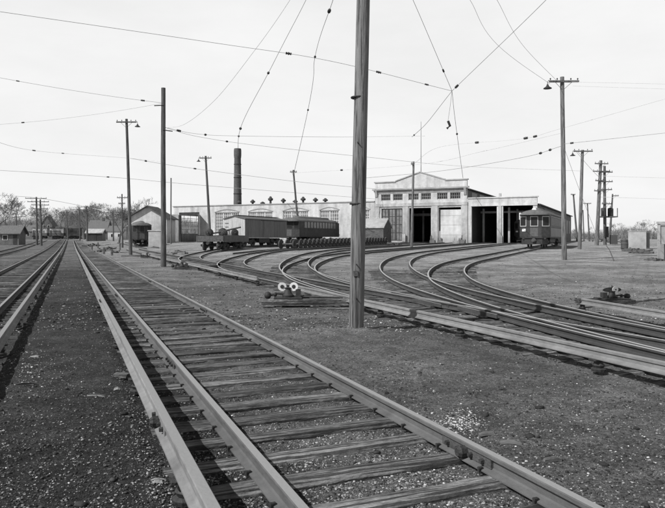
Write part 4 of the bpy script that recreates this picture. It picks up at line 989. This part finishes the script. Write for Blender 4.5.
wire('wire dropping steeply from the junction to the right end of the gable', [J, at(457, 134, 30), at(463, 178, 93.5)], .008, ins=((.5, 2.0),))
wire('wire from the junction down towards the barn gable', [J, at(425, 125, 45), at(412, 137, 60)], .009, ins=((.9, 1.6),))
hg = empty('wire_hanger', at(448, 121, 22), 0, 'small dark hanger dangling just below the wire junction', 'hanger')
MB().tube([J - hg.location, at(450.5, 104, 21) - hg.location, Vector((0, 0, 0))], .006, 5).build('strand', 'wirefar', hg)
MB().tube([Vector((0, 0, 0)), at(450, 126, 22) - hg.location, at(447, 128.5, 22) - hg.location], .045, 6).build('clamp', 'porcelain', hg)
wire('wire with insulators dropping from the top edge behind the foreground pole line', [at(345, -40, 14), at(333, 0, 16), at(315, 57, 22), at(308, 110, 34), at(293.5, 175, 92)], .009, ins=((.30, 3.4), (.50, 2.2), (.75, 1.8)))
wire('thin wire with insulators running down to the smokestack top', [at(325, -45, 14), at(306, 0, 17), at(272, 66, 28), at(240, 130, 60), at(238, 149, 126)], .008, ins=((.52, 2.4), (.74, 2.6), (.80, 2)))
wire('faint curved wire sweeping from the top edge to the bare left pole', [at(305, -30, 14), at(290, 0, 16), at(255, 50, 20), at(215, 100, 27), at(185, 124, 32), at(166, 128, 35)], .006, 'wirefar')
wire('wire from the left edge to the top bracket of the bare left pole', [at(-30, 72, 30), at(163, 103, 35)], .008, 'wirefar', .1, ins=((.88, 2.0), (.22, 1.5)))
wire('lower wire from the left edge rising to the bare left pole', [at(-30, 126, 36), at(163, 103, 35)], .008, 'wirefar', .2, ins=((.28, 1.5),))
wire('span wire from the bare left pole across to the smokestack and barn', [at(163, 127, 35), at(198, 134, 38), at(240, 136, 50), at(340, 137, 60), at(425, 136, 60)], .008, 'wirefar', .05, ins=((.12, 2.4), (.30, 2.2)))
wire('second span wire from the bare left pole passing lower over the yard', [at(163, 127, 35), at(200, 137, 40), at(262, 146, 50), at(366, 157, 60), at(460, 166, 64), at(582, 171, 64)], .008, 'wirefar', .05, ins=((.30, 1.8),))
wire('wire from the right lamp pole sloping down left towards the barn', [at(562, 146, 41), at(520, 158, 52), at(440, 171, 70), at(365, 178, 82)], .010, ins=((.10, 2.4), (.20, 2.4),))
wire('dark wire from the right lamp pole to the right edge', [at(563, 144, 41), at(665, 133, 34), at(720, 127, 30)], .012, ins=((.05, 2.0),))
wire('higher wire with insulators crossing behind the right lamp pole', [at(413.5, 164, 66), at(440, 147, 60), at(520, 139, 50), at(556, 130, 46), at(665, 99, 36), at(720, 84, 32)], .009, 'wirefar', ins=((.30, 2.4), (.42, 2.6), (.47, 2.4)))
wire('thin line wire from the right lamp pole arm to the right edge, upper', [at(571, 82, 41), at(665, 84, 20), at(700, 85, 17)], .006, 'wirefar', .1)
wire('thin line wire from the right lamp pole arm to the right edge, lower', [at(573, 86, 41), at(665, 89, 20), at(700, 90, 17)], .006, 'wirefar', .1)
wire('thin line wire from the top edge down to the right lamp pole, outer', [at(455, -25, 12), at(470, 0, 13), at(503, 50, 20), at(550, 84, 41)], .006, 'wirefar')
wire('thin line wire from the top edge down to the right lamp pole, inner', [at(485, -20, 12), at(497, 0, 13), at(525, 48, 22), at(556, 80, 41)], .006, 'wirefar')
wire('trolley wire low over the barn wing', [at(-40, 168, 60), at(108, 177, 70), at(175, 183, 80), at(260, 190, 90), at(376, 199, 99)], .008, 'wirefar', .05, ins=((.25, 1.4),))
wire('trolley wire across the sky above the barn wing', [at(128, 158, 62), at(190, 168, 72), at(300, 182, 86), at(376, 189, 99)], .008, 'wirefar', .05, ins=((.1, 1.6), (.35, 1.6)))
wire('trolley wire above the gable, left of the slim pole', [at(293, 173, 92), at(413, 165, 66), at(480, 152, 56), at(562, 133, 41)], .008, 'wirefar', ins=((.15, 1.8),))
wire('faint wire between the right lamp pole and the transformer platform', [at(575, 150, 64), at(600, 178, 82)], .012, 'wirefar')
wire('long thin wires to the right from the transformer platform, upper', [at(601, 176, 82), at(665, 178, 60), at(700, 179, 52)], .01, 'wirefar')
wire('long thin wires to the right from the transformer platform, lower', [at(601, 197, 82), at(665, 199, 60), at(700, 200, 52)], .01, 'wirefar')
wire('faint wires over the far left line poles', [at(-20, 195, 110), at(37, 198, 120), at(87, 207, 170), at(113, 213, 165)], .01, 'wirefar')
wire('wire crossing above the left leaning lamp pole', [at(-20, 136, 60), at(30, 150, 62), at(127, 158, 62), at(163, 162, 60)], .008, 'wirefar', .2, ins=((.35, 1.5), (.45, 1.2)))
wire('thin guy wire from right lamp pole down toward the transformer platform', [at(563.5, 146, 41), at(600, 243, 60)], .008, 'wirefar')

# ------------------------------------------------------------------ bare trees
def tree_meshes(seed, H=14, spread=.55, up=.25, levels=6):
    rn = random.Random(seed); tr_, br = MB(), MB()
    def grow(p, d, L, r, lv):
        n = 3; pts = [p]; rad = [r]; q = p.copy(); dd = d.copy()
        for i in range(n):
            dd = (dd + Vector((rn.uniform(-.16, .16), rn.uniform(-.16, .16), rn.uniform(-.05, .12)))).normalized()
            q = q + dd * L / n; pts.append(q.copy()); rad.append(r * (1 - .35 * (i + 1) / n))
        (tr_ if lv == 0 else br).tube(pts, rad, 7 if lv == 0 else (5 if lv < 3 else 3), lv < 2)
        if lv >= levels: return
        k = rn.choice((2, 3, 3)) if lv < 4 else rn.choice((2, 2, 3))
        for j in range(k):
            a = rn.uniform(0, 2 * PI); tilt = rn.uniform(.3, .3 + spread)
            o = dd.orthogonal().normalized(); o = Matrix.Rotation(a, 3, dd) @ o
            nd_ = (dd * math.cos(tilt) + o * math.sin(tilt) + Vector((0, 0, up * .4))).normalized()
            f = rn.choice((n, n, n - 1)); grow(pts[f], nd_, L * rn.uniform(.62, .85), max(rad[f] * rn.uniform(.55, .72), .022), lv + 1)
    grow(Vector((0, 0, 0)), Vector((0, 0, 1)), H * .26, H * .020, 0)
    return tr_, br
TV = []
for k in range(5):
    a, b = tree_meshes(100 + k, 12, .5 + .1 * (k % 3), .2 + .1 * (k % 2), 7)
    ta = a.build('trunk', 'bark', None, True); tb = b.build('branches', 'bark'); TV.append((ta.data, tb.data)); bpy.data.objects.remove(ta); bpy.data.objects.remove(tb)
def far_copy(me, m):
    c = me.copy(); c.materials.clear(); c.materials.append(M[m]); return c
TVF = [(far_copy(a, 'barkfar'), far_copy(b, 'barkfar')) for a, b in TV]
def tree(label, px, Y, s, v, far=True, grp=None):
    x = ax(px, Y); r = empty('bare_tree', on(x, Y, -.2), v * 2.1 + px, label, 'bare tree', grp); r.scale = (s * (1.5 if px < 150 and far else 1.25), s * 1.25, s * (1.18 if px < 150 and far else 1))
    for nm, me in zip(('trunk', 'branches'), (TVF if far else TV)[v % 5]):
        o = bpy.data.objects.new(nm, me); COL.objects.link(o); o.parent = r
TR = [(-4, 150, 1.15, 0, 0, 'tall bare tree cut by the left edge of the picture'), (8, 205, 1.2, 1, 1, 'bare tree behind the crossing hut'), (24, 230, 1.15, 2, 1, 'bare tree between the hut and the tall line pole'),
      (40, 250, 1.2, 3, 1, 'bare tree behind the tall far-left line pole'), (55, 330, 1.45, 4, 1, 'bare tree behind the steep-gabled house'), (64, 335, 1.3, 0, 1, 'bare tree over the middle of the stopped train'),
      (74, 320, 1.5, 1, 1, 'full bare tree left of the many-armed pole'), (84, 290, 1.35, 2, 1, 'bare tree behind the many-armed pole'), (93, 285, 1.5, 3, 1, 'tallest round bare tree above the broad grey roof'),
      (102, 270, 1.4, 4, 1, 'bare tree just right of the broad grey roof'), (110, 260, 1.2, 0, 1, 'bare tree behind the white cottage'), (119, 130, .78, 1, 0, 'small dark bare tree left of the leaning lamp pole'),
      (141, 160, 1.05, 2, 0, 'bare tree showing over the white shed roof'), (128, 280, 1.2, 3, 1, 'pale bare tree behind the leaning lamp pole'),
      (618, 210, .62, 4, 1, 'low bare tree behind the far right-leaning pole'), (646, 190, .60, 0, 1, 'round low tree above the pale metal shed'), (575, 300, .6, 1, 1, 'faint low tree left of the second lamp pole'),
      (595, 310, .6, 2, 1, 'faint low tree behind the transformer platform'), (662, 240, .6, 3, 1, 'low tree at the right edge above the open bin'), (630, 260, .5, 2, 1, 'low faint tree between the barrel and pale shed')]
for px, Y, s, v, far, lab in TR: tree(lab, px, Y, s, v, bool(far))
# far-off brush: nobody could count it
def brush(name, label, x0, x1, Y, h, n):
    vs = np.empty((n, 3, 3)); x = rng.uniform(x0, x1, n); y = Y + rng.uniform(-12, 12, n)
    hh = h * (.5 + .5 * np.abs(np.sin(x * .09) * np.cos(x * .031 + 1))) * rng.uniform(.35, 1.0, n)
    lean = rng.uniform(-.5, .5, (n, 2)) * hh[:, None]; w = rng.uniform(.04, .12, n) * (1 if h < 20 else 1.2)
    z = np.array([G(a, b) for a, b in zip(x, y)]); z0 = z + hh * rng.uniform(0, .5, n)
    vs[:, 0] = np.stack([x - w, y, z0], 1); vs[:, 1] = np.stack([x + w, y, z0], 1); vs[:, 2] = np.stack([x + lean[:, 0], y + lean[:, 1], z + hh], 1)
    mb = MB(); mb.v = [tuple(v) for v in vs.reshape(-1, 3)]; mb.f = [(3*i, 3*i+1, 3*i+2) for i in range(n)]
    tag(mb.build(name, 'brush'), label, 'woodland', None, 'stuff')
brush('distant_woodland', 'far-off bare woodland along the horizon at the left', -240, -58, 345, 15, 30000)
brush('distant_woodland', 'haze-toned second belt of woodland behind the far-left trees', -270, -75, 400, 24, 30000)
brush('distant_brush', 'far-off low brush along the horizon at the right', 80, 240, 340, 8, 16000)

# ------------------------------------------------------------------ loose stones
ICO = None
def pebbles(name, label, n, m, size, where, flat=.6):
    t = (1 + 5 ** .5) / 2
    V = np.array([(-1,t,0),(1,t,0),(-1,-t,0),(1,-t,0),(0,-1,t),(0,1,t),(0,-1,-t),(0,1,-t),(t,0,-1),(t,0,1),(-t,0,-1),(-t,0,1)], float) / 1.9
    Fc = np.array([(0,11,5),(0,5,1),(0,1,7),(0,7,10),(0,10,11),(1,5,9),(5,11,4),(11,10,2),(10,7,6),(7,1,8),(3,9,4),(3,4,2),(3,2,6),(3,6,8),(3,8,9),(4,9,5),(2,4,11),(6,2,10),(8,6,7),(9,8,1)])
    pos = []
    while len(pos) < n:
        x, y = where()
        pos.append((x, y))
    r = size[0] * (size[1] / size[0]) ** (rng.random(n) ** 2.2)
    z = np.array([G(x, y) + micro(x, y) for x, y in pos])
    pos = np.array(pos)
    sc = np.stack([r * rng.uniform(.7, 1.5, n), r * rng.uniform(.7, 1.3, n), r * rng.uniform(flat * .6, flat * 1.2, n)], 1)
    an = rng.uniform(0, 2 * PI, n); ca, sa = np.cos(an), np.sin(an)
    W = V[None] * (1 + rng.uniform(-.38, .38, (n, 12, 1))) * sc[:, None]
    X = W[..., 0] * ca[:, None] - W[..., 1] * sa[:, None] + pos[:, 0:1]; Y = W[..., 0] * sa[:, None] + W[..., 1] * ca[:, None] + pos[:, 1:2]
    Z = W[..., 2] + (z + sc[:, 2] * .35)[:, None]
    co = np.stack([X, Y, Z], -1).reshape(-1, 3)
    fc = (Fc[None] + (np.arange(n) * 12)[:, None, None]).reshape(-1, 3)
    me = bpy.data.meshes.new(name); me.vertices.add(len(co)); me.vertices.foreach_set('co', co.ravel())
    me.loops.add(fc.size); me.loops.foreach_set('vertex_index', fc.ravel().astype(np.int32))
    me.polygons.add(len(fc)); me.polygons.foreach_set('loop_start', (np.arange(len(fc)) * 3).astype(np.int32))
    me.update(calc_edges=True); me.validate(); me.materials.append(M[m])
    o = bpy.data.objects.new(name, me); COL.objects.link(o); return tag(o, label, 'gravel', None, 'stuff')
def wide():
    while True:
        y = 1 / rng.uniform(1/26, 1/3.2); x = rng.uniform(-.62, .62) * y
        return x, y
def not_on_rail(x, y):
    d = dist_d(x, y)
    return all(abs(d - c) > .06 for c in (DM - HALF, DM + HALF, DL - HALF, DL + HALF))
def w_all():
    while True:
        x, y = wide()
        if not_on_rail(x, y): return x, y
def w_track():
    while True:
        x, y = wide(); d = dist_d(x, y)
        if y < 14 and .45 < d < 2.9 and not_on_rail(x, y) : return x, y
def w_drift():
    while True:
        k = rng.integers(0, 5); c = [(460, 425), (455, 432), (33, 372), (345, 470), (400, 475)][k]; s = [(10, 5), (16, 9), (14, 14), (60, 25), (60, 22)][k]
        px = rng.normal(c[0], s[0]); py = rng.normal(c[1], s[1])
        if py < 300: continue
        y = EYE * F / (py - HY); x = ax(px, y)
        if not_on_rail(x, y): return x, y
pebbles('gravel', 'dark cinder stones scattered over the yard', 34000, 'coal', (.003, .014), w_all)
pebbles('gravel', 'grey stones scattered over the yard', 15000, 'stone', (.004, .011), w_all)
pebbles('gravel', 'pale stones sprinkled over cinders and dirt', 3600, 'stonewhite', (.003, .011), w_all)
pebbles('gravel', 'larger dark clinkers lying on the cinders', 420, 'coal', (.014, .034), w_all, .55)
pebbles('gravel', 'grey ballast between the foreground ties', 12000, 'stone', (.003, .012), w_track)
pebbles('gravel', 'drifts of pale crushed stone by the right main rail', 1200, 'stonewhite', (.004, .014), w_drift)

def w_mid():
    y = 1 / rng.uniform(1/75, 1/11); return rng.uniform(-.6, .6) * y, y
pebbles('gravel', 'dark clods strewn over the dirt of the middle yard', 6000, 'coal', (.010, .036), w_mid, .5)
pebbles('gravel', 'grey stones strewn over the dirt of the middle yard', 7000, 'stone', (.010, .034), w_mid, .5)
pebbles('gravel', 'pale bits strewn over the dirt of the middle yard', 1300, 'stonewhite', (.008, .028), w_mid, .5)
# ------------------------------------------------------------------ light, sky, camera
SUN_EL, sd = 44, Vector((.8, .6, 0))
L_ = bpy.data.lights.new('sun', 'SUN'); L_.energy = 4.9; L_.angle = R(.53); L_.color = (1, 1, 1)
so = bpy.data.objects.new('sun', L_); COL.objects.link(so)
dv = Vector((sd.x * math.cos(R(SUN_EL)), sd.y * math.cos(R(SUN_EL)), -math.sin(R(SUN_EL))))
so.rotation_euler = dv.to_track_quat('-Z', 'Y').to_euler()
wd = bpy.data.worlds.new('World'); S.world = wd; wd.use_nodes = True; nt = wd.node_tree; nd = nt.nodes; lk = nt.links
bg = nd['Background']; sky = nd.new('ShaderNodeTexSky'); sky.sky_type = 'NISHITA'; sky.sun_disc = False
sky.sun_elevation = R(SUN_EL); sky.sun_rotation = math.atan2(-sd.x, -sd.y); sky.dust_density = 3.0; sky.air_density = 1.0
bw = nd.new('ShaderNodeRGBToBW'); lk.new(sky.outputs[0], bw.inputs[0])
# black-and-white film: blue sky records almost white
mr = nd.new('ShaderNodeMapRange'); mr.inputs['From Min'].default_value = 0; mr.inputs['From Max'].default_value = 12; mr.inputs['To Min'].default_value = 9.6; mr.inputs['To Max'].default_value = 11.8
lk.new(bw.outputs[0], mr.inputs['Value'])
tc = nd.new('ShaderNodeTexCoord'); sx = nd.new('ShaderNodeSeparateXYZ'); lk.new(tc.outputs['Generated'], sx.inputs[0])
zr = nd.new('ShaderNodeMapRange'); zr.interpolation_type = 'SMOOTHSTEP'
for k, v in zip(('From Min', 'From Max', 'To Min', 'To Max'), (.33, .58, 1.0, .13)): zr.inputs[k].default_value = v
lk.new(sx.outputs['Z'], zr.inputs['Value'])
cn = nd.new('ShaderNodeTexNoise'); cn.inputs['Scale'].default_value = 3.0; cn.inputs['Detail'].default_value = 7; cn.inputs['Roughness'].default_value = .6
cm = nd.new('ShaderNodeMapping'); cm.inputs['Scale'].default_value = (1, 1, 3.2); lk.new(tc.outputs['Generated'], cm.inputs[0]); lk.new(cm.outputs[0], cn.inputs['Vector'])
cq = nd.new('ShaderNodeMapRange'); cq.inputs['From Min'].default_value = .35; cq.inputs['From Max'].default_value = .65; cq.inputs['To Min'].default_value = .955; cq.inputs['To Max'].default_value = 1.03; lk.new(cn.outputs['Fac'], cq.inputs['Value'])
mc = nd.new('ShaderNodeMath'); mc.operation = 'MULTIPLY'; lk.new(mr.outputs[0], mc.inputs[0]); lk.new(cq.outputs[0], mc.inputs[1])
mu = nd.new('ShaderNodeMath'); mu.operation = 'MULTIPLY'; lk.new(mc.outputs[0], mu.inputs[0]); lk.new(zr.outputs[0], mu.inputs[1])
cc = nd.new('ShaderNodeCombineColor')
for i in range(3): lk.new(mu.outputs[0], cc.inputs[i])
lk.new(cc.outputs[0], bg.inputs[0]); bg.inputs[1].default_value = .09
cam = bpy.data.cameras.new('camera'); co = bpy.data.objects.new('camera', cam); COL.objects.link(co); S.camera = co
co.location = (0, 0, EYE); co.rotation_euler = (PI/2, 0, 0)
cam.sensor_width = 36; cam.lens = 36 * F / 665; cam.shift_y = -(254 - HY) / 665; cam.clip_end = 9000; cam.clip_start = .05
S.view_settings.view_transform = 'Standard'; S.view_settings.look = 'None'; S.view_settings.exposure = 0; S.view_settings.gamma = 1
